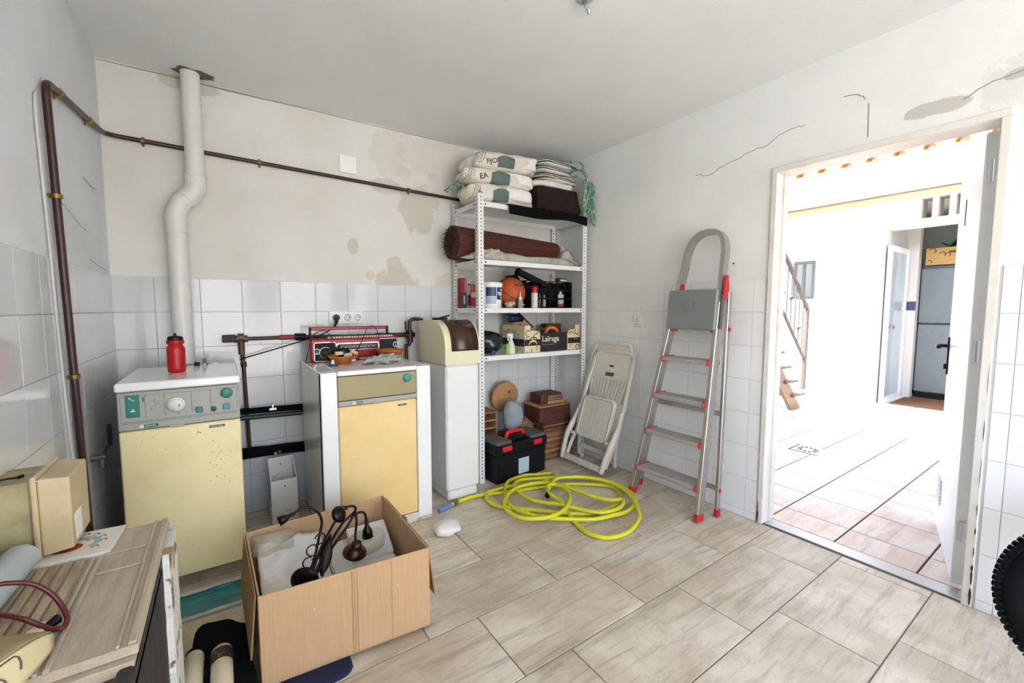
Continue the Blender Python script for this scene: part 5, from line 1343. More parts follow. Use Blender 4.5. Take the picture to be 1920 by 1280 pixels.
part('front_panel', MB().box(.165, .325, -.006, .0, .212, .27, .004), M_tb2, tl, local=True)
part('paper_label', MB().box(.21, .31, .0085, .0102, .035, .15, .0005), mat('blue grey paper', '#b6c4cc', .6), tl, local=True)

# ------------------------------------------------------------------ folding garden chairs leaning in the corner
random.seed(5)
M_chair = mat('cream white resin', '#e3decf', .38, var=.08, vscale=5)
def chair(label, base, dirv, full=True, VT=.93):
    b = Vector(base); V = Vector(dirv).normalized(); U = Vector((0, -1, 0)); W = U.cross(V).normalized()
    if W.x > 0: W = -W
    L = Matrix((U, V, W)).transposed().to_4x4(); L.translation = b        # local u, v, w
    t = thing('folding_chair', label, 'chair', base)
    def P(poly, d, w): return MB().prism(poly, d, L @ Matrix.Translation((0, 0, w)))
    vt = VT
    def half(v): return .185 + (.222-.185)*min(1, max(0, (vt-v)/.5)) - .02*max(0, (.45-v)/.25)
    part('head_panel', P([(-half(.70), .70), (half(.70), .70), (half(.84), .84), (half(.93), .93)] + arc((half(.95)-.05, vt-.045), .045, 0, 90, 5) + arc((-half(.95)+.05, vt-.045), .045, 90, 180, 5) + [(-half(.93), .93), (-half(.84), .84)], .016, 0), M_chair, t)
    part('rim', (lambda m_: m_.tube([L @ Vector(p) for p in [(-half(.3)+.004, .30, .012), (-half(.5)+.0, .5, .012), (-half(.7), .7, .012), (-half(.9), .9, .012)] + [(x, y, .012) for x, y in arc((-half(.95)+.05, vt-.05), .045, 180, 90, 5)] + [(x, y, .012) for x, y in arc((half(.95)-.05, vt-.05), .045, 90, 0, 5)] + [(half(.9), .9, .012), (half(.7), .7, .012), (half(.5), .5, .012), (half(.3)-.004, .30, .012)]], .016, 8))(MB()), M_chair, t)
    for k in range(11 if full else 0):
        a = (k-5)/5*.178
        part('slat', P([(a*.80-.008, .50), (a*.80+.008, .50), (a+.0105, .705), (a-.0105, .705)], .010, .002), M_chair, t)
    part('lower_panel', P([(-half(.3), .30), (half(.3), .30), (half(.52), .52), (-half(.52), .52)], .012, 0), M_chair, t)
    part('grip_hole', MB().cbox(L @ Vector((.0, .735, .0165)), (.002, .085, .030), .0009, L.to_3x3() @ Euler((0, PI/2, PI/2)).to_matrix() if False else (L.to_3x3() @ Matrix(((0, 1, 0), (0, 0, 1), (1, 0, 0))))), mat('shadowed hole', '#5f5d52', .8), t, 'dark oval grip hole')
    if not full: return t
    part('badge', MB().cbox(L @ Vector((-.0, .80, .0168)), (.040, .014, .002), .0005, L.to_3x3()), mat('green black badge', '#1f3a36', .5), t)
    # folded seat in front of the back
    se = part('seat', P(rrect(-.165, .160, .205, .545, .045), .020, .030), M_chair, t)
    part('seat_rim', MB().tube([L @ Vector((x, y, .050)) for x, y in rrect(-.155, .150, .215, .535, .04)], .009, 8, closed=True), M_chair, t)
    for k in range(16):
        x = -.135+.0175*k; part('rib', P([(x, .235), (x+.009, .235), (x+.009, .515), (x, .515)], .004, .050), M_chair, se)
    for s in (-1, 1):
        arm = [(s*.212, .46, .02), (s*.226, .36, .035), (s*.232, .27, .055), (s*.232, .20, .075), (s*.224, .10, .085), (s*.215, .0, .085)]
        part('front_leg', MB().tube([L @ Vector(p) for p in spline(arm, 5)], [.017]*8 + [.024]*8 + [.020]*10, 10), M_chair, t)
        leg = [(s*.205, .44, -.004), (s*.212, .25, .0), (s*.212, .12, .03), (s*.21, .03, .045)]
        part('rear_leg', MB().tube([L @ Vector(p) for p in spline(leg, 5)], .015, 8), M_chair, t)
        sup = [(s*.195, .30, .0), (s*.195, .10, -.055), (s*.195, .035, -.075)]
        part('support_leg', MB().tube([L @ Vector(p) for p in sup], .016, 8), M_chair, t)
        part('pivot', MB().cyl(L @ Vector((s*.205, .22, .07)), L @ Vector((s*.175, .22, .07)), .012, n=12), M_chair, t)
    part('foot_bar', P([(-.215, .0), (.215, .0), (.215, .045), (-.215, .045)], .022, .072), M_chair, t)
    for k in range(3): part('bar_rib', P([(-.14+.12*k, -.001), (-.13+.12*k, -.001), (-.13+.12*k, .046), (-.14+.12*k, .046)], .004, .0935), M_chair, t)
    part('rear_bar', P([(-.195, .10), (.195, .10), (.195, .135), (-.195, .135)], .02, -.055), M_chair, t)
    return t
chair('front cream folding garden chair leaning on the right wall beside the ladder', (2.335, 2.355, .022), (.155, -.145, .93), VT=.915)
chair('rear cream folding garden chair half hidden behind the front one', (2.385, 2.365, .035), (.120, -.115, .96), full=False, VT=.955)

# ------------------------------------------------------------------ step ladder folded and leaning on the right wall
ld = thing('step_ladder', 'folded aluminium step ladder with red feet leaning on the right wall', 'ladder', (2.30, 1.60, 0))
M_lal = mat('ladder aluminium', '#bcbab5', .30, metal=.9, var=.06, vscale=10)
M_lred = mat('red ladder plastic', '#bf1f26', .4)
M_tread = mat('grey ribbed tread', '#aba69b', .6, var=.15, vscale=20)
def lx(z): return 2.245 + .125*z          # the front rails lean towards the wall
LF = lambda z: Vector((lx(z), 1.845 - .150*z, z)); RFt = lambda z: Vector((lx(z), 1.362 + .004*z, z))
def bar(mb, p, q_, w, d, flat):
    """rectangular bar from p to q: width w along flat, depth d"""
    p = Vector(p); q_ = Vector(q_); t = (q_-p).normalized(); f = Vector(flat); f = (f - t*f.dot(t)).normalized(); g = t.cross(f)
    M = Matrix((f, g, t)).transposed().to_4x4(); M.translation = p
    return mb.box(-w/2, w/2, -d/2, d/2, 0, (q_-p).length, .003, M)
def section_tube(mb, pts, w, d, yax=Vector((0, 1, 0))):
    """flat bar swept along pts in the ladder plane: d across the plane, w in it"""
    pts = [Vector(p) for p in pts]; v = []; n = len(pts); nrm = Vector((-1, 0, .125)).normalized()
    for i, p in enumerate(pts):
        t = (pts[min(n-1, i+1)]-pts[max(0, i-1)]).normalized(); s = t.cross(nrm).normalized()
        for (a, b) in ((-1, -1), (1, -1), (1, 1), (-1, 1)): v.append(p + s*a*w/2 + nrm*b*d/2)
    f = []
    for i in range(n-1):
        for k in range(4): f.append((4*i+k, 4*i+(k+1) % 4, 4*i+4+(k+1) % 4, 4*i+4+k))
    f += [(3, 2, 1, 0), tuple(range(4*n-4, 4*n))]
    return mb.add(v, f, False)
zt = 1.50
hoop = [LF(1.28)] + [LF(zt)] ; c0, c1 = LF(zt), RFt(zt)
cen = (c0+c1)/2; hw = (c0-c1)/2
hp = []
for i in range(0, 15):
    a = PI*i/14; s = math.copysign(abs(math.cos(a))**.75, math.cos(a)); hp.append(cen + hw*s + Vector((.125, 0, 1)).normalized()*.205*abs(math.sin(a))**.75 + Vector((0, -.015*math.sin(a), 0)))
part('handrail_hoop', section_tube(MB(), [LF(1.26), LF(1.4)] + hp + [RFt(1.4), RFt(1.26)], .024, .055), M_lal, ld)
part('rail', bar(MB(), LF(.03), LF(1.28), .026, .062, (0, 1, 0)), M_lal, ld); part('rail', bar(MB(), RFt(.03), RFt(1.28), .026, .062, (0, 1, 0)), M_lal, ld)
for F_ in (LF, RFt): part('foot', bar(MB(), F_(-.0)+Vector((0, 0, .003)), F_(.05), .028, .066, (0, 1, 0)), M_lred, ld, 'red rubber foot')
rx = lambda z: 2.395 + .040*z
LR = lambda z: Vector((rx(z), 1.905 - .165*z, z)); RR_ = lambda z: Vector((rx(z), 1.335 + .004*z, z))
for F_ in (LR, RR_):
    part('rear_rail', bar(MB(), F_(.03), F_(1.34), .020, .032, (0, 1, 0)), M_lal, ld)
    part('foot', bar(MB(), F_(0)+Vector((0, 0, .003)), F_(.05), .026, .036, (0, 1, 0)), M_lred, ld, 'red rubber foot')
part('rear_brace', bar(MB(), LR(.17), RR_(.17), .03, .012, (0, 0, 1)), M_lal, ld)
part('rear_brace', bar(MB(), LR(.62), RR_(.62), .03, .012, (0, 0, 1)), M_lal, ld)
for z in (.205, .455, .695, .935):
    a, b = LF(z), RFt(z)
    part('tread', MB().box(a.x-.045, a.x+.075, b.y+.012, a.y-.012, z-.022, z, .004), M_tread, ld)
    mb = MB()
    for k in range(7): mb.box(a.x-.038+.016*k, a.x-.031+.016*k, b.y+.015, a.y-.015, z, z+.0022)
    part('tread_ribs', mb, M_tread, ld, None, 'stuff')
    for F_, s in ((a, -1), (b, 1)): part('tread_bracket', MB().box(F_.x-.048, F_.x+.078, F_.y+s*.011, F_.y+s*.022, z-.030, z+.006, .003), M_lred, ld, 'red tread bracket')
# folded platform
pc_ = Vector((lx(1.24)-.035, 1.525, 1.235)); RT = Euler((0, .10, 0)).to_matrix()
part('platform', MB().cbox(pc_, (.022, .325, .245), .008, RT), mat('grey platform plastic', '#7f8380', .45), ld, 'grey folded platform')
RM = Matrix.Translation(pc_ + Vector((-.0115, 0, .025))) @ RT.to_4x4() @ Euler((0, -PI/2, 0)).to_matrix().to_4x4()
part('platform_ring', MB().lathe([(.030, 0), (.031, .003), (.035, .003), (.036, 0)], 28, RM, cap=False), MATS['grey platform plastic'], ld)
part('platform_back', MB().cbox(pc_ + Vector((.022, -.012, -.01)), (.02, .345, .20), .006, RT), mat('dark platform underside', '#4a4c4a', .6), ld)
for (F_, dy) in ((LF, -.016), (RFt, -.032)):
    p = F_(1.37); pts = [(-.026, -.075), (.028, -.075), (.022, .01), (.010, .065), (-.010, .065), (-.02, .01)]
    part('pivot_cover', MB().prism(pts, .012, Matrix.Translation(p + Vector((0, dy, 0))) @ Matrix(((-1, 0, 0), (0, 0, 1), (0, 1, 0))).to_4x4()), M_lred, ld, 'red pivot cover')
for (x, y, z) in ((rx(1.12)+.0, 1.332, 1.12), (rx(.16), 1.332, .16)): part('rivet', MB().cyl((x, y, z), (x, y-.010, z), .013, n=14), M_lred, ld, 'red rivet cap')
for F_, s in ((LF, -1), (RFt, 1)): part('platform_bracket', MB().box(F_(1.12).x-.02, F_(1.12).x+.03, F_(1.12).y+s*.011, F_(1.12).y+s*.035, 1.10, 1.14, .004), M_lred, ld, 'red platform bracket')

# ------------------------------------------------------------------ yellow hose
HOSE = [(1.12,2.34,0.0135),(1.183,2.359,0.0135),(1.298,2.372,0.0135),(1.399,2.349,0.0135),(1.514,2.307,0.0135),(1.65,2.271,0.0135),(1.807,2.223,0.0135),(1.964,2.166,0.0135),(2.074,2.085,0.0135),(2.169,1.978,0.0141),(2.146,1.869,0.0148),(2.04,1.779,0.0154),(1.89,1.745,0.016),(1.739,1.783,0.0167),(1.637,1.869,0.0173),(1.542,1.967,0.0179),(1.415,2.089,0.0186),(1.357,2.188,0.0192),(1.358,2.275,0.0198),(1.404,2.349,0.0205),(1.488,2.361,0.0211),(1.632,2.335,0.0217),(1.724,2.285,0.0224),(1.84,2.281,0.023),(1.955,2.315,0.0236),(1.969,2.369,0.0243),(1.869,2.405,0.0249),(1.788,2.444,0.0255),(1.691,2.438,0.0262),(1.609,2.413,0.0268),(1.505,2.289,0.0275),(1.426,2.13,0.0281),(1.439,1.981,0.0287),(1.509,1.854,0.0294),(1.612,1.763,0.03),(1.726,1.683,0.0306),(1.844,1.655,0.0313),(1.952,1.64,0.0319),(2.069,1.677,0.0325),(2.155,1.758,0.0332),(2.197,1.882,0.0338),(2.179,2.015,0.0344),(2.089,2.146,0.0351),(1.966,2.248,0.0357),(1.818,2.321,0.0363),(1.705,2.365,0.037),(1.632,2.35,0.0376),(1.579,2.28,0.0382),(1.56,2.165,0.0389),(1.571,2.051,0.0395),(1.661,1.925,0.0401),(1.717,1.825,0.0408),(1.761,1.743,0.0414),(1.829,1.688,0.042),(1.938,1.681,0.0427),(2.031,1.738,0.0433),(1.968,1.78,0.0439),(1.912,1.868,0.0446),(1.886,2.006,0.0452),(1.85,2.146,0.0458),(1.763,2.234,0.0465),(1.631,2.263,0.0471),(1.51,2.23,0.0477),(1.394,2.124,0.0484),(1.347,2.013,0.049),(1.368,1.898,0.0496),(1.466,1.829,0.0503),(1.571,1.821,0.0509),(1.684,1.868,0.0515),(1.778,1.953,0.0522),(1.833,2.065,0.0528),(1.813,2.15,0.0535),(1.74,2.14,0.0541),(1.697,2.041,0.05),(1.704,1.946,0.035),(1.664,1.833,0.02),(1.619,1.707,0.0135),(1.613,1.594,0.0135),(1.671,1.517,0.0135),(1.784,1.491,0.02),(1.916,1.526,0.035),(2.006,1.601,0.042),(2.093,1.719,0.049),(2.149,1.867,0.056),(2.125,1.993,0.063),(2.053,2.109,0.0623),(1.916,2.191,0.063),(1.853,2.197,0.054),(1.768,2.143,0.046),(1.712,2.09,0.038)]
hs_ = thing('garden_hose', 'yellow garden hose lying in loose coils on the floor', 'hose', (1.75, 2.0, 0))
path = spline(HOSE, 7)
part('tube', MB().tube(path, .0125, 10), mat('yellow hose rubber', '#d9d42a', .35, var=.06, vscale=20), hs_)
d0 = (path[0]-path[4]).normalized()
part('blue_nozzle', MB().cyl(path[0]-d0*.02, path[0]+d0*.085, .0155, .013, 12), mat('blue grey plastic', '#6f8fc0', .35), hs_, 'blue hose connector')
part('clip_band', MB().cyl(path[0]-d0*.075, path[0]-d0*.035, .0165, n=12), mat('old brass band', '#7a6a3a', .45, metal=.6), hs_)
d1 = (path[-1]-path[-5]).normalized()
part('black_nozzle', MB().cyl(path[-1]-d1*.02, path[-1]+d1*.03, .019, n=14).cyl(path[-1]+d1*.03, path[-1]+d1*.045, .012, n=12), M_blk, hs_, 'black hose connector')
part('nozzle_ring', MB().cyl(path[-1]-d1*.002, path[-1]+d1*.008, .0197, n=14), M_greyl, hs_)

# ------------------------------------------------------------------ cardboard box with a wrought lamp in packing
random.seed(21)
M_card = mat('brown cardboard', '#c9a57c', .85, var=.10, vscale=4, stretch=(30, 1, 1), col2='#c29d73', bump=.25, bscale=8)
M_cardin = mat('cardboard edge', '#a98558', .9, var=.2, vscale=6)
bx = thing('cardboard_box', 'large open brown cardboard box on the floor in front of the boilers', 'box', (.33, 1.74, 0))
BL = {'fl': (.055, 1.505), 'bl': (.040, 1.985), 'br': (.612, 2.020), 'fr': (.615, 1.462)}
z0, z1 = .022, .332
def wall(a, b, inward, nm='wall', zt=None, lab=None, m=M_card):
    a = Vector((*a, 0)); b = Vector((*b, 0)); d = (b-a).normalized(); n_ = Vector((-d.y, d.x, 0))*inward
    t_ = .006
    mb = MB(); v = [a, b, b+n_*t_, a+n_*t_]
    mb.add([(p.x, p.y, z0) for p in v] + [(p.x, p.y, zt or z1) for p in v], [(3, 2, 1, 0), (4, 5, 6, 7), (0, 1, 5, 4), (1, 2, 6, 5), (2, 3, 7, 6), (3, 0, 4, 7)])
    o = part(nm, mb, m, bx, lab); md = o.modifiers.new('bevel', 'BEVEL'); md.width = .0015; md.segments = 1; return o
w1 = wall(BL['fl'], BL['fr'], 1); w2 = wall(BL['fr'], BL['br'], 1); w3 = wall(BL['br'], BL['bl'], 1); w4 = wall(BL['bl'], BL['fl'], 1)
mb = MB(); mb.add([(*BL[k], z0) for k in ('fl', 'fr', 'br', 'bl')] + [(*BL[k], z0+.004) for k in ('fl', 'fr', 'br', 'bl')], [(3, 2, 1, 0), (4, 5, 6, 7), (0, 1, 5, 4), (1, 2, 6, 5), (2, 3, 7, 6), (3, 0, 4, 7)])
part('bottom', mb, M_card, bx)
# creases in the front wall
a = Vector((*BL['fl'], 0)); b = Vector((*BL['fr'], 0)); WM = frame_matrix(a + (b-a).normalized().cross(Vector((0, 0, 1)))*.0006, b-a, (0, 0, 1))
mb = MB(); L_ = (b-a).length
for f_, w_ in ((.50, .0022), (.515, .0015), (.53, .0018), (.745, .0014)): ribbon(mb, [(L_*f_+random.uniform(-.001, .001), z0+.005+i*.05) for i in range(7)], w_, WM)
part('crease', mb, mat('cardboard crease', '#96744c', .9), w1, None, 'stuff')
mb = MB()
for (f_, z) in ((.285, .235), (.78, .225)): mb.add([WM @ Vector((L_*f_+x, z+y, .0004)) for x, y in ((-.003, -.002), (.003, -.003), (.002, .004))], [(0, 1, 2)])
part('tear', mb, mat('torn card', '#e6dcc8', .9), w1, None, 'stuff')
# left and right flaps folded down outside
for (p, q_, s, lab) in ((BL['bl'], BL['fl'], -1, 'flap folded down on the left side'), (BL['fr'], BL['br'], 1, 'flap folded down on the right side')):
    x = .040
    mb = MB(); o_ = Vector((s*.014, 0, 0)); e_ = Vector((s*(.030 if s > 0 else .022), 0, 0)); P0 = Vector((*p, z1-.004)); P1 = Vector((*q_, z1-.004))
    i0 = P0.lerp(P1, .04); i1 = P0.lerp(P1, .96)
    v = [i0+o_*.2, i1+o_*.2, i1+e_-Vector((0, 0, .21)), i0+e_-Vector((0, 0, .21))]; v2 = [p_+Vector((s*.004, 0, 0)) for p_ in v]
    mb.add(v+v2, [(0, 1, 2, 3), (7, 6, 5, 4), (0, 4, 5, 1), (1, 5, 6, 2), (2, 6, 7, 3), (3, 7, 4, 0)])
    part('flap', mb, M_cardin, bx, lab)
# packing
M_paper = mat('white packing film', '#e6e2da', .5, var=.10, vscale=10, bump=.5, bscale=14)
M_foam = mat('white foam board', '#ebe8e3', .7, bump=.15, bscale=120)
M_film = mat('yellowish film', '#cdc3a6', .2, alpha=.42, var=.3, vscale=9, bump=.5, bscale=20)
def sheet(u, v):
    x = .075 + .235*u; y = 1.545 + .40*v
    z = .205 + .075*v*v + .016*noise.noise(Vector((u*4, v*6, 2))) + .012*abs(noise.noise(Vector((u*7+v*5, v*3, 5)))) - .03*max(0, u-.75)
    return (x, y, z)
o = single('packing_sheet', MB().grid(sheet, 22, 26), M_paper, 'crumpled white packing sheet in the left half of the cardboard box', 'packing'); solid(o, .004)
single('packing_lump', MB().pillow((.19, 1.74, .115), (.22, .42, .16), .4, .1, 6, 2, 24, 12), M_paper, 'white packing filling the bottom left of the cardboard box', 'packing')
fb = thing('foam_board', 'white foam board lying slanted in the right half of the cardboard box', 'foam', (.46, 1.75, .026))
part('block', MB().cbox((.455, 1.755, .150), (.25, .43, .05), .008, Euler((.12, -.04, .02)).to_matrix()), M_foam, fb)
part('block', MB().cbox((.46, 1.76, .085), (.25, .42, .10), .008), M_foam, fb)
fbm = MB().cbox((.50, 1.86, .21), (.17, .20, .022), .006, Euler((.30, -.05, -.1)).to_matrix())
single('foam_slab', fbm, M_foam, 'thin white foam slab at the back right of the cardboard box', 'foam')
o = single('plastic_bag', MB().pillow((.135, 1.925, .285), (.15, .085, .11), .8, .25, 12, 3, 28, 16, fold=.5, ff=30), M_film, 'yellowish plastic film bag at the back left corner of the cardboard box', 'bag')
o = single('plastic_bag', MB().pillow((.475, 1.775, .258), (.13, .12, .085), .8, .25, 12, 6, 28, 16, fold=.5, ff=34), M_film, 'yellowish plastic film round the right lamp holder in the cardboard box', 'bag')
o = single('plastic_bag', MB().pillow((.415, 1.56, .235), (.19, .10, .075), .8, .2, 12, 9, 28, 16, fold=.5, ff=30), mat('grey clear film', '#cfccc4', .2, alpha=.6, bump=.5, bscale=18), 'clear grey plastic film at the front of the cardboard box', 'bag')
# lamp
M_iron = mat('dark bronze iron', '#1a100d', .32, metal=.55, var=.3, vscale=25)
lp = thing('wrought_lamp', 'dark bronze multi-arm lamp lying in the open cardboard box', 'lamp', (.24, 1.64, .24))
bc = Vector((.205, 1.60, .282)); bn = Vector((-.45, -.75, .5)).normalized(); BM = frame_matrix(bc, bn.cross(Vector((0, 0, 1))), Vector((0, 0, 1)))
part('base', MB().lathe([(0, -.012), (.046, -.012), (.050, -.006), (.044, .006), (.02, .012), (0, .013)], 28, BM), M_iron, lp)
rods = [[(.222, 1.615, .295), (.250, 1.665, .33), (.273, 1.72, .365), (.286, 1.73, .41), (.279, 1.73, .448), (.262, 1.73, .472), (.242, 1.73, .486), (.222, 1.73, .490), (.203, 1.73, .482), (.190, 1.73, .474)],
        [(.230, 1.62, .290), (.275, 1.68, .345), (.315, 1.72, .380), (.345, 1.74, .412)],
        [(.238, 1.62, .284), (.300, 1.68, .340), (.360, 1.73, .385), (.395, 1.74, .405), (.412, 1.74, .418), (.416, 1.74, .432), (.405, 1.74, .443), (.388, 1.74, .446), (.372, 1.74, .440)],
        [(.245, 1.62, .280), (.310, 1.68, .325), (.38, 1.73, .370), (.405, 1.74, .398), (.425, 1.745, .406), (.445, 1.745, .404), (.455, 1.745, .390), (.459, 1.745, .365)]]
for r_ in rods: part('arm', MB().tube(spline(r_, 6), .0052, 8), M_iron, lp)
part('drop_rod', MB().tube(spline([(.412, 1.735, .425), (.416, 1.73, .38), (.409, 1.725, .33), (.407, 1.72, .305)], 5), .005, 8), M_iron, lp)
part('ceiling_rose', MB().lathe([(0, -.010), (.030, -.008), (.033, 0), (.026, .010), (.008, .014), (0, .015)], 24, frame_matrix((.352, 1.74, .424), (.7, .2, -.5), (.3, .6, .6))), M_iron, lp)
part('hook', MB().tube(arc_pts := [(.368+.014*math.cos(t), 1.735, .440+.014*math.sin(t)) for t in [PI*i/8 for i in range(-1, 9)]], .003, 6), M_iron, lp)
def socket(c, d, L, r0, r1):
    c = Vector(c); d = Vector(d).normalized(); M = frame_matrix(c, d.orthogonal(), d.cross(d.orthogonal())); M = Matrix.Translation(c) @ d.to_track_quat('Z', 'Y').to_matrix().to_4x4()
    part('lamp_holder', MB().lathe([(.006, 0), (r0, .004), (r0, L*.35), (r1*.8, L*.6), (r1, L), (r1*.85, L), (r0*.7, L*.6), (0, L*.55)], 18, M), M_iron, lp)
socket((.192, 1.73, .476), (-.80, -.1, -.22), .055, .007, .019)
socket((.459, 1.745, .368), (.05, 0, -1), .075, .008, .023)
part('lamp_shade', MB().lathe([(.006, .052), (.018, .048), (.022, .035), (.028, .022), (.044, .010), (.047, 0), (.044, -.003), (.0, .004)], 28, Matrix.Translation((.400, 1.71, .262)) @ Euler((.25, .15, 0)).to_matrix().to_4x4()), mat('dark red bronze', '#3a1a12', .25, metal=.5), lp)
part('shade_stem', MB().tube([(.425, 1.69, .262), (.432, 1.685, .245)], .004, 6), M_iron, lp)
for (c, r, a0, a1) in (((.222, 1.635, .322), .020, 60, 300), ((.240, 1.66, .350), .021, 50, 300), ((.272, 1.69, .375), .017, -40, 180)):
    part('scroll', MB().tube([(c[0]+r*math.cos(math.radians(a0+(a1-a0)*i/14)), c[1], c[2]+r*math.sin(math.radians(a0+(a1-a0)*i/14))) for i in range(15)], .0025, 6), M_iron, lp)
part('crossbar', MB().tube([(.235, 1.65, .322), (.275, 1.655, .312)], .003, 6).tube([(.25, 1.675, .355), (.325, 1.70, .358)], .003, 6), M_iron, lp)
def leaf(u, v):
    w = .026*math.sin(PI*min(1, v*.92+.06))*(1-.3*v)
    return Vector((.262+.048*v, 1.625+.07*v, .262+.115*v)) + Vector((.8, -.2, -.3)).normalized()*w*(u-.5)*2 + Vector((0, -.010*(1-(2*u-1)**2), 0))
lf = part('leaf', MB().grid(lambda u, v: leaf(u, v), 8, 16), M_iron, lp); solid(lf, .0025)

# ------------------------------------------------------------------ things on the floor round the box
o = single('carrier_bag', MB().pillow((.99, 2.09, .030), (.15, .13, .060), .85, .3, 10, 4, 28, 14, fold=.5, ff=30), mat('white plastic bag', '#e6e2dc', .35, bump=.5, bscale=20), 'white crumpled plastic bag on the floor at the foot of the right boiler', 'bag')
nv = single('navy_cloth', MB().pillow((.175, 1.485, .0105), (.29, .14, .021), .45, .06, 8, 2, 24, 8), mat('navy cloth', '#101a38', .9), 'flat folded navy blue cloth under the front edge of the cardboard box', 'cloth')
single('folded_sack', MB().pillow((.36, 1.80, .0105), (.40, .36, .021), .35, .04, 8, 3, 24, 8), mat('grey folded sack', '#77736a', .9), 'flat grey sack under the middle of the cardboard box', 'sack')
tp_ = thing('teal_package', 'flat white edged package with shiny teal film before the left boiler', 'package', (-.06, 2.16, 0))
part('tray', MB().box(-.30, .20, 2.045, 2.255, 0, .012, .002), mat('white card tray', '#d6d3cc', .6, var=.15, vscale=12), tp_)
def teal(u, v): return (-.295+.49*u, 2.058+.165*v, .0125 + .012*math.sin(v*PI)*(.6+.5*noise.noise(Vector((u*3, v*9, 1)))) + .006*noise.noise(Vector((u*5+v*2, v*22, 4))))
part('film', MB().grid(teal, 40, 26), mat('shiny teal film', '#0a8086', .18, var=.3, vscale=8), tp_, 'shiny teal film')
single('black_bag', MB().pillow((-.060, 1.56, .052), (.20, .60, .105), .6, .22, 6, 8, 44, 22, fold=.35, ff=14), M_blkcloth, 'limp black bag on the floor beside the cardboard box', 'bag')
def roll(name, x, y0, y1, z, r, lab, band):
    t = thing(name, lab, 'tube', (x, (y0+y1)/2, z-r))
    M = Matrix.Translation((x, y0, z)) @ Euler((-PI/2, 0, .0)).to_matrix().to_4x4(); L_ = y1-y0
    part('tube', MB().lathe([(0, 0), (r*.9, 0), (r, .004), (r, L_-.012), (r*.93, L_-.004), (r*.75, L_), (0, L_)], 24, M), mat('cream cardboard tube', '#dcceb2', .6, var=.12, vscale=14), t)
    if band: part('label_band', MB().lathe([(r+.0008, L_-.075), (r+.0008, L_-.02)], 24, M, cap=False), mat('dark printed band', '#2c211c', .5, var=.8, vscale=50, col2='#7a6a58', ramp=(.58, .62)), t, 'dark printed band')
    else:
        for k in (.03, .05): part('groove', MB().lathe([(r+.0006, L_-k-.002), (r+.0006, L_-k)], 24, M, cap=False), mat('tube groove', '#b3a285', .7), t)
    return t
roll('cream_tube', -.122, 1.36, 1.655, .112, .027, 'plain cream tube lying on the black bag beside the boards', False)
roll('cream_tube', -.048, 1.34, 1.635, .112, .030, 'cream tube with a dark printed band lying on the black bag', True)

# ------------------------------------------------------------------ pile of old boards at the left wall
M_ob = mat('dusty old board', '#b2a18a', .85, var=.3, vscale=9, stretch=(6, 1, 6), col2='#887863', bump=.3, bscale=30)
M_ob2 = mat('pale dusty board', '#c2b39c', .85, var=.25, vscale=6, stretch=(6, 1, 6), bump=.25, bscale=35)
M_flake = mat('flaking white paint', '#e6e2d8', .8, var=.6, vscale=10, col2='#6b655a', ramp=(.56, .60), bump=.6, bscale=30)
M_slate = mat('dark slate slab', '#2d2e2e', .7, var=.4, vscale=20, bump=.4, bscale=30)
cp = thing('old_cupboard', 'old dark low cupboard carrying the boards at the left wall', 'cupboard', (-.30, 1.1, 0))
part('body', MB().box(-.455, -.175, .62, 1.455, 0, .585, .004), mat('old dark wood', '#4a3c30', .85, var=.3, vscale=6), cp)
sl = single('slate_slab', MB().box(-.172, -.150, .86, 1.39, 0, .632, .004), M_slate, 'dark slab standing against the right side of the boards', 'slab')
mb = MB(); n = 22; L1, L2 = [], []
for i in range(n+1):
    z = .628*i/n; L1.append((1.33 + .02*noise.noise(Vector((z*14, 1, 0))) + .02*noise.noise(Vector((z*40, 4, 0))), z)); L2.append((1.505 + .012*noise.noise(Vector((z*20, 7, 0))), z))
poly = [(y, z) for y, z in L2] + [(y, z) for y, z in L1[::-1]]
mb.prism(poly, .014, frame_matrix((-.1497, 0, 0), (0, 1, 0), (0, 0, 1)))
single('flaking_board', mb, M_flake, 'narrow board with flaking white paint at the far end of the dark slab', 'board')
zq = .5855
for i, (x0, x1, y0, y1, t_, lab, m_) in enumerate((
    (-.452, -.150, .64, 1.02, .016, 'lowest dusty board sticking out at the near end of the pile', M_ob2),
    (-.450, -.158, .955, 1.46, .018, 'second dusty board from the bottom of the pile', M_ob),
    (-.452, -.150, .930, 1.47, .020, 'third dusty board from the bottom of the pile', M_ob2))):
    if i == 0: single('board', MB().box(x0, x1, y0, y1-.225, zq, zq+t_, .002), m_, lab, 'board'); single('board', MB().box(x0, x1, y0+.16, 1.45, zq, zq+t_-.0005, .002).box(x0, x0+.001, y0+.16, 1.45, zq, zq+.001) if False else MB().box(x0, x1, .80, 1.45, zq, zq+t_-.0005, .002), M_ob, 'bottom dusty board on the old cupboard', 'board')
    else: single('board', MB().box(x0, x1, y0, y1, zq, zq+t_-.0005, .002), m_, lab, 'board')
    zq += t_
single('tape_scrap', MB().box(-.172, -.128, 1.325, 1.362, .6285, .6305, .0005).box(-.1305, -.128, 1.325, 1.362, .585, .6285), mat('tan paper tape', '#b59a72', .8), 'scrap of tan tape over the top of the flaking white board', 'tape')
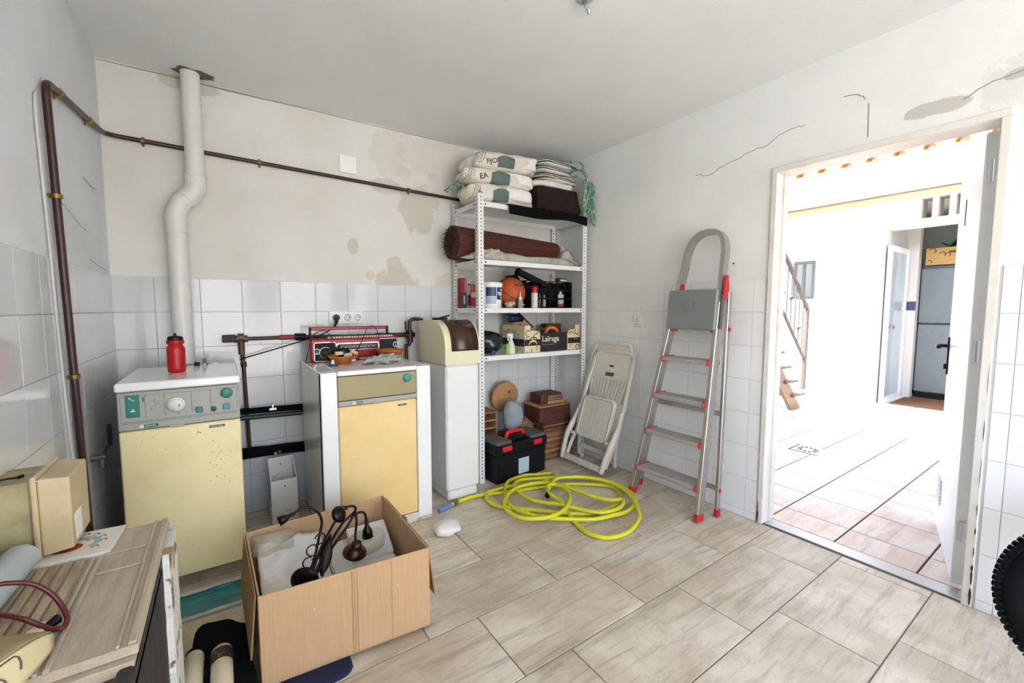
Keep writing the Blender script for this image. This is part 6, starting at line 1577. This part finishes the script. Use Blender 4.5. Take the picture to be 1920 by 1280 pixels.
# white ribbed board at the near right, lower
single('ribbed_board', (lambda m_: ([m_.box(-.240+.0085*k, -.234+.0085*k, .72, .928, .6017, .6065, .0008) for k in range(9)], m_.box(-.245, -.163, .72, .928, .602, .604))[-1] and m_)(MB()), mat('dirty white offcut', '#ded9cc', .8, var=.15, vscale=12), 'white ribbed offcut lying at the near end of the pile', 'board')
ZP = zq
tb_ = thing('panel_board', 'topmost panelled board of the pile at the left wall', 'board', (-.30, 1.2, ZP))
part('board', MB().box(-.450, -.146, .945, 1.480, ZP, ZP+.018, .002), M_ob2, tb_)
zt2 = ZP+.018
for (x0, x1, y0, y1) in ((-.160, -.148, .948, 1.478), (-.176, -.170, .948, 1.478), (-.262, -.254, .945, 1.33), (-.274, -.268, .945, 1.33)): part('rail', MB().box(x0, x1, y0, y1, zt2, zt2+.006, .0015), M_ob2, tb_)
for y in (1.335, 1.245): part('cross_rail', MB().box(-.254, -.177, y, y+.008, zt2, zt2+.005, .0015), M_ob2, tb_)
rb2 = thing('slatted_board', 'weathered slatted board on top of the pile beside the beige box', 'board', (-.35, 1.15, zt2))
part('backing', MB().box(-.445, -.280, .955, 1.335, zt2, zt2+.004, .001), M_ob, rb2)
for k in range(8): part('slat', MB().box(-.442+.0203*k, -.426+.0203*k, .958, 1.332, zt2+.004, zt2+.009, .002), mat('weathered slat', '#b9a488', .85, var=.5, vscale=9, stretch=(4, 1, 4), col2='#8a7760', rnd=.08), rb2)
# souvenir tile with painted sun and bird, under the beige box
zpq = zt2
ptile = thing('ceramic_plaque', 'painted white ceramic tile with an orange motif under the beige box', 'tile', (-.315, 1.42, zpq), math.radians(-4))
part('tile', MB().box(-.075, .075, -.072, .072, 0.0, .008, .001), mat('glazed cream tile', '#e6e0d2', .15), ptile, local=True)
TM = Matrix.Translation((0, 0, .0083))
def flat(poly, m_, nm): part(nm, MB().add([TM @ Vector((x, y, 0)) for x, y in poly], [list(range(len(poly)))], False), m_, ptile, None, 'stuff', local=True)
flat(arc((-.018, -.010), .030, 0, 360, 20, .022)[:-1], mat('orange glaze', '#b5471f', .2), 'painted_disc')
mb = MB(); ribbon(mb, [p for p in arc((-.010, .0), .046, -40, 110, 12, .036)], .012, TM, .0002); part('painted_arc', mb, mat('blue grey glaze', '#9fb3b0', .2), ptile, None, 'stuff', local=True)
mb = MB(); ribbon(mb, arc((-.012, .002), .032, 20, 120, 8, .026), .007, TM, .0003); part('painted_stroke', mb, mat('ochre glaze', '#c79a4a', .2), ptile, None, 'stuff', local=True)
mb = MB()
for (ch_, a) in zip('CANO', (78, 40, 5, -32)):
    pass
for i, a in enumerate((75, 52, 28, 2, -30)):
    c = (-.012+.066*math.cos(math.radians(a))*.9, .056*math.sin(math.radians(a))); ribbon(mb, [(c[0]-.007, c[1]-.005), (c[0], c[1]+.006), (c[0]+.006, c[1]-.004)], .004, TM, .0003)
part('painted_letters', mb, mat('red brown glaze', '#8a3f38', .2), ptile, 'red brown painted letters round the motif', 'stuff', local=True)
# beige plastic box
zb_ = zpq+.0085
M_bg = mat('yellowed beige plastic', '#cdb992', .5, var=.25, vscale=7, col2='#b7a37c'); M_bg2 = mat('greenish dusty plastic', '#b4aa7e', .6, var=.5, vscale=10, col2='#8c7b5a')
jb = thing('beige_enclosure', 'dusty beige plastic enclosure box with a white label on the board pile', 'enclosure', (-.38, 1.45, zb_))
part('back_shell', MB().box(-.452, -.374, 1.385, 1.530, zb_+.004, zb_+.182, .006), M_bg2, jb, 'greenish dusty back shell')
part('flange', MB().box(-.374, -.364, 1.372, 1.545, zb_, zb_+.195, .003), M_bg, jb)
def frustum(x0, x1, A, B):
    (y0, y1, z0_, z1_), (u0, u1, w0, w1) = A, B
    v = [(x0, y0, z0_), (x0, y1, z0_), (x0, y1, z1_), (x0, y0, z1_), (x1, u0, w0), (x1, u1, w0), (x1, u1, w1), (x1, u0, w1)]
    return MB().add(v, [(3, 2, 1, 0), (4, 5, 6, 7), (0, 1, 5, 4), (1, 2, 6, 5), (2, 3, 7, 6), (3, 0, 4, 7)], False)
fo = part('cover', frustum(-.364, -.312, (1.378, 1.540, zb_+.006, zb_+.188), (1.384, 1.534, zb_+.010, zb_+.182)), M_bg, jb)
md = fo.modifiers.new('bevel', 'BEVEL'); md.width = .004; md.segments = 2
part('label', MB().box(-.3125, -.3112, 1.402, 1.455, zb_+.022, zb_+.085), mat('white sticker', '#f0eee8', .5), jb, 'white sticker')
part('screw', MB().cyl((-.364, 1.377, zb_+.185), (-.360, 1.377, zb_+.185), .004, n=8), M_alu, jb)
single('thin_wire', MB().tube(spline([(XL+.01, 1.30, .90), (-.43, 1.36, zb_+.205), (-.415, 1.41, zb_+.192), (-.405, 1.43, zb_+.186)], 6), .0022, 6).tube(spline([(-.405, 1.43, zb_+.186), (-.40, 1.44, zb_+.186)], 4), .004, 6), M_blk, 'thin black wire lying over the top of the beige enclosure', 'wire')
# foam tubes, reddish hose, sticks and packet near the corner of the picture
M_ft = mat('blue grey foam', '#b9c2bf', .8, var=.15, vscale=10)
zs = zt2+.0095
single('foam_tube', MB().tube([(-.385, 1.335, zs+.031), (-.392, 1.15, zs+.031), (-.405, .95, zs+.031)], .031, 16), M_ft, 'right pale blue grey foam tube on the slatted board', 'tube')
f2 = thing('foam_tube', 'left pale foam tube with a dark brown stain near the wall', 'tube', (-.43, 1.15, zs+.0))
part('tube', MB().tube([(-.432, 1.315, zs+.066), (-.436, 1.13, zs+.066), (-.438, .95, zs+.066)], .022, 14), M_ft, f2)
part('stain', MB().tube([(-.4315, 1.312, zs+.0665), (-.4335, 1.24, zs+.0665)], .0226, 14), mat('dark brown stain', '#3a3228', .9), f2)
single('red_tube', MB().tube(spline([(-.3508,1.10,.755),(-.3358,1.1021,.753),(-.3073,1.1022,.741),(-.284,1.0977,.717),(-.2677,1.088,.689),(-.2574,1.0652,.675),(-.2579,1.045,.673),(-.2699,1.0456,.674),(-.2852,1.056,.679),(-.3059,1.0608,.697),(-.3205,1.05,.717),(-.3308,1.0247,.742)], 8), .0042, 10), mat('dark red rubber', '#5a1a1c', .3), 'dark red rubber tube curling over the boards at the left', 'hose')
single('white_strip', MB().cbox((-.325, 1.005, zs+.006), (.022, .16, .010), .002, Euler((0, 0, -.55)).to_matrix()), mat('pale stick', '#e3dac2', .6), 'short white painted stick on the slatted board', 'stick')
br = thing('paint_brush', 'small dark brush lying on the slatted board inside the red tube', 'brush', (-.285, 1.05, zs))
part('handle', MB().tube([(-.325, 1.005, zs+.005), (-.283, 1.060, zs+.006)], .004, 8), mat('dark brush wood', '#33241c', .7), br)
part('head', MB().tube([(-.283, 1.060, zs+.007), (-.272, 1.076, zs+.008)], [.006, .009], 8), M_blk, br)
M_tan = mat('tan packet card', '#b09a70', .8, var=.15, vscale=9); M_cream = mat('cream packet card', '#e3d3a4', .7, var=.08, vscale=8)
pk = thing('printed_packet', 'tan and cream printed cardboard packet at the near left corner of the boards', 'packet', (-.32, .90, zs))
PK = frame_matrix((-.262, 1.00, zs+.028), (-.10, -.16, .0), (-.6, .37, .35)) 
PK = Matrix.Translation((-.262, 1.00, zs)) @ Euler((0, 0, math.radians(58))).to_matrix().to_4x4()
# local x runs towards the camera along the curved end, y away from it
def bulge(u, v): return Vector((-.225*u, 0, .0)) + Vector((0, -.030*math.sin(PI*u), 0)) + Vector((0, 0, .060*v*(.25+.75*math.sin(PI*min(1, u*1.0+.0)))**.6))
mb = MB(PK); mb.grid(lambda u, v: bulge(u, v), 16, 6); ob = part('end_panel', mb, M_cream, pk, 'cream curved end panel'); solid(ob, .003)
mb = MB(PK)
def top(u, v):
    e = bulge(u, 1.0); return Vector((e.x, e.y + (.14-e.y)*v, e.z*(1-.35*v)))
mb.grid(top, 16, 8); ob = part('top_panel', mb, M_tan, pk); solid(ob, .003)
mb = MB(PK); mb.grid(lambda u, v: top(.30+.42*u, .30+.42*v) + Vector((0, 0, .003)), 6, 5); part('dark_label', mb, mat('dark hatched label', '#57524c', .7, var=.6, vscale=60), pk, 'dark hatched label')
mb = MB(PK)
for (u0, v0, r_) in ((.42, .62, .022), (.56, .50, .018), (.50, .35, .016)):
    pts = []
    for i in range(11):
        a = math.radians(-60+260*i/10); pts.append(bulge(u0+r_*math.cos(a)/.225, min(.95, max(.05, v0+r_*math.sin(a)/.05))) + Vector((0, -.0035, 0)))
    mb.tube(pts, .0028, 5, flat=.3)
part('drawing', mb, mat('grey ink', '#5e5854', .8), pk, 'dark ink drawing', 'stuff')

# ------------------------------------------------------------------ wheel at the right edge, glove on it
wx, wy, wr = 2.13, -.100, .322
wh = thing('wheel', 'black knobbly wheel standing at the right edge by the door', 'wheel', (wx, wy, 0))
M_tyre = mat('black tyre rubber', '#070708', .8, spec=.2)
tm = .047
part('tyre', MB().tube([(wx, wy+(wr-.012-tm)*math.cos(2*PI*i/56), wr+(wr-.012-tm)*math.sin(2*PI*i/56)) for i in range(56)], tm, 14, closed=True), M_tyre, wh)
knob = MB().box(-.010, .010, -.0065, .0065, -.008, .007, .002).mesh('tread_knob', M_tyre)
for i in range(96):
    a = 2*PI*i/96
    for k, (off, tilt) in enumerate(((-.030, -.70), (0, 0), (.030, .70))):
        aa = a + (PI/96 if k == 1 else 0)
        rr = wr-.012-tm + (tm+.001)*math.cos(tilt)
        M = Matrix.Translation((wx+(tm+.001)*math.sin(tilt), wy+rr*math.cos(aa), wr+rr*math.sin(aa)))
        rad = Vector((math.sin(tilt), math.cos(tilt)*math.cos(aa), math.cos(tilt)*math.sin(aa))); tan_ = Vector((0, -math.sin(aa), math.cos(aa)))
        Rm = Matrix((tan_.cross(rad), tan_, rad)).transposed().to_4x4()
        part_at('tread_knob', knob, wh, M @ Rm)
part('rim', MB().tube([(wx, wy+.225*math.cos(2*PI*i/48), wr+.225*math.sin(2*PI*i/48)) for i in range(48)], .014, 8, closed=True), mat('silver rim', '#b9babb', .3, metal=.9), wh)
part('hub', MB().cyl((wx-.03, wy, wr), (wx+.03, wy, wr), .022, n=16), MATS['silver rim'], wh)
for i in range(18):
    a = 2*PI*i/18; part('spoke', MB().cyl((wx+(.02 if i % 2 else -.02), wy+.02*math.cos(a), wr+.02*math.sin(a)), (wx, wy+.215*math.cos(a), wr+.215*math.sin(a)), .002, n=6), MATS['silver rim'], wh)
single('pale_rag', MB().pillow((wx+.0, wy+.165, wr+.262), (.13, .10, .085), .8, .3, 9, 5, 28, 16, Euler((-.5, 0, 0)).to_matrix(), fold=.45, ff=26), mat('pale yellow rag', '#dcd9b4', .9, var=.15, vscale=15), 'pale yellow rag draped over the top of the wheel', 'rag')

# ------------------------------------------------------------------ bare lamp fitting on the ceiling
cl = thing('ceiling_fitting', 'bare metal lamp fitting hanging from the ceiling at the top of the picture', 'lamp', (1.27, 1.335, ZC-.05))
part('canopy', MB().lathe([(.035, 0), (.035, -.008), (.012, -.020), (.005, -.022), (0, -.022)], 20, Matrix.Translation((1.25, 1.315, ZC-.0005))), M_alu, cl)
part('clip', MB().tube([(1.25, 1.315, ZC-.02), (1.255, 1.322, ZC-.030), (1.275, 1.332, ZC-.022), (1.294, 1.337, ZC-.028)], .0035, 6).cyl((1.290, 1.336, ZC-.020), (1.297, 1.338, ZC-.036), .008, n=10), M_alu, cl)
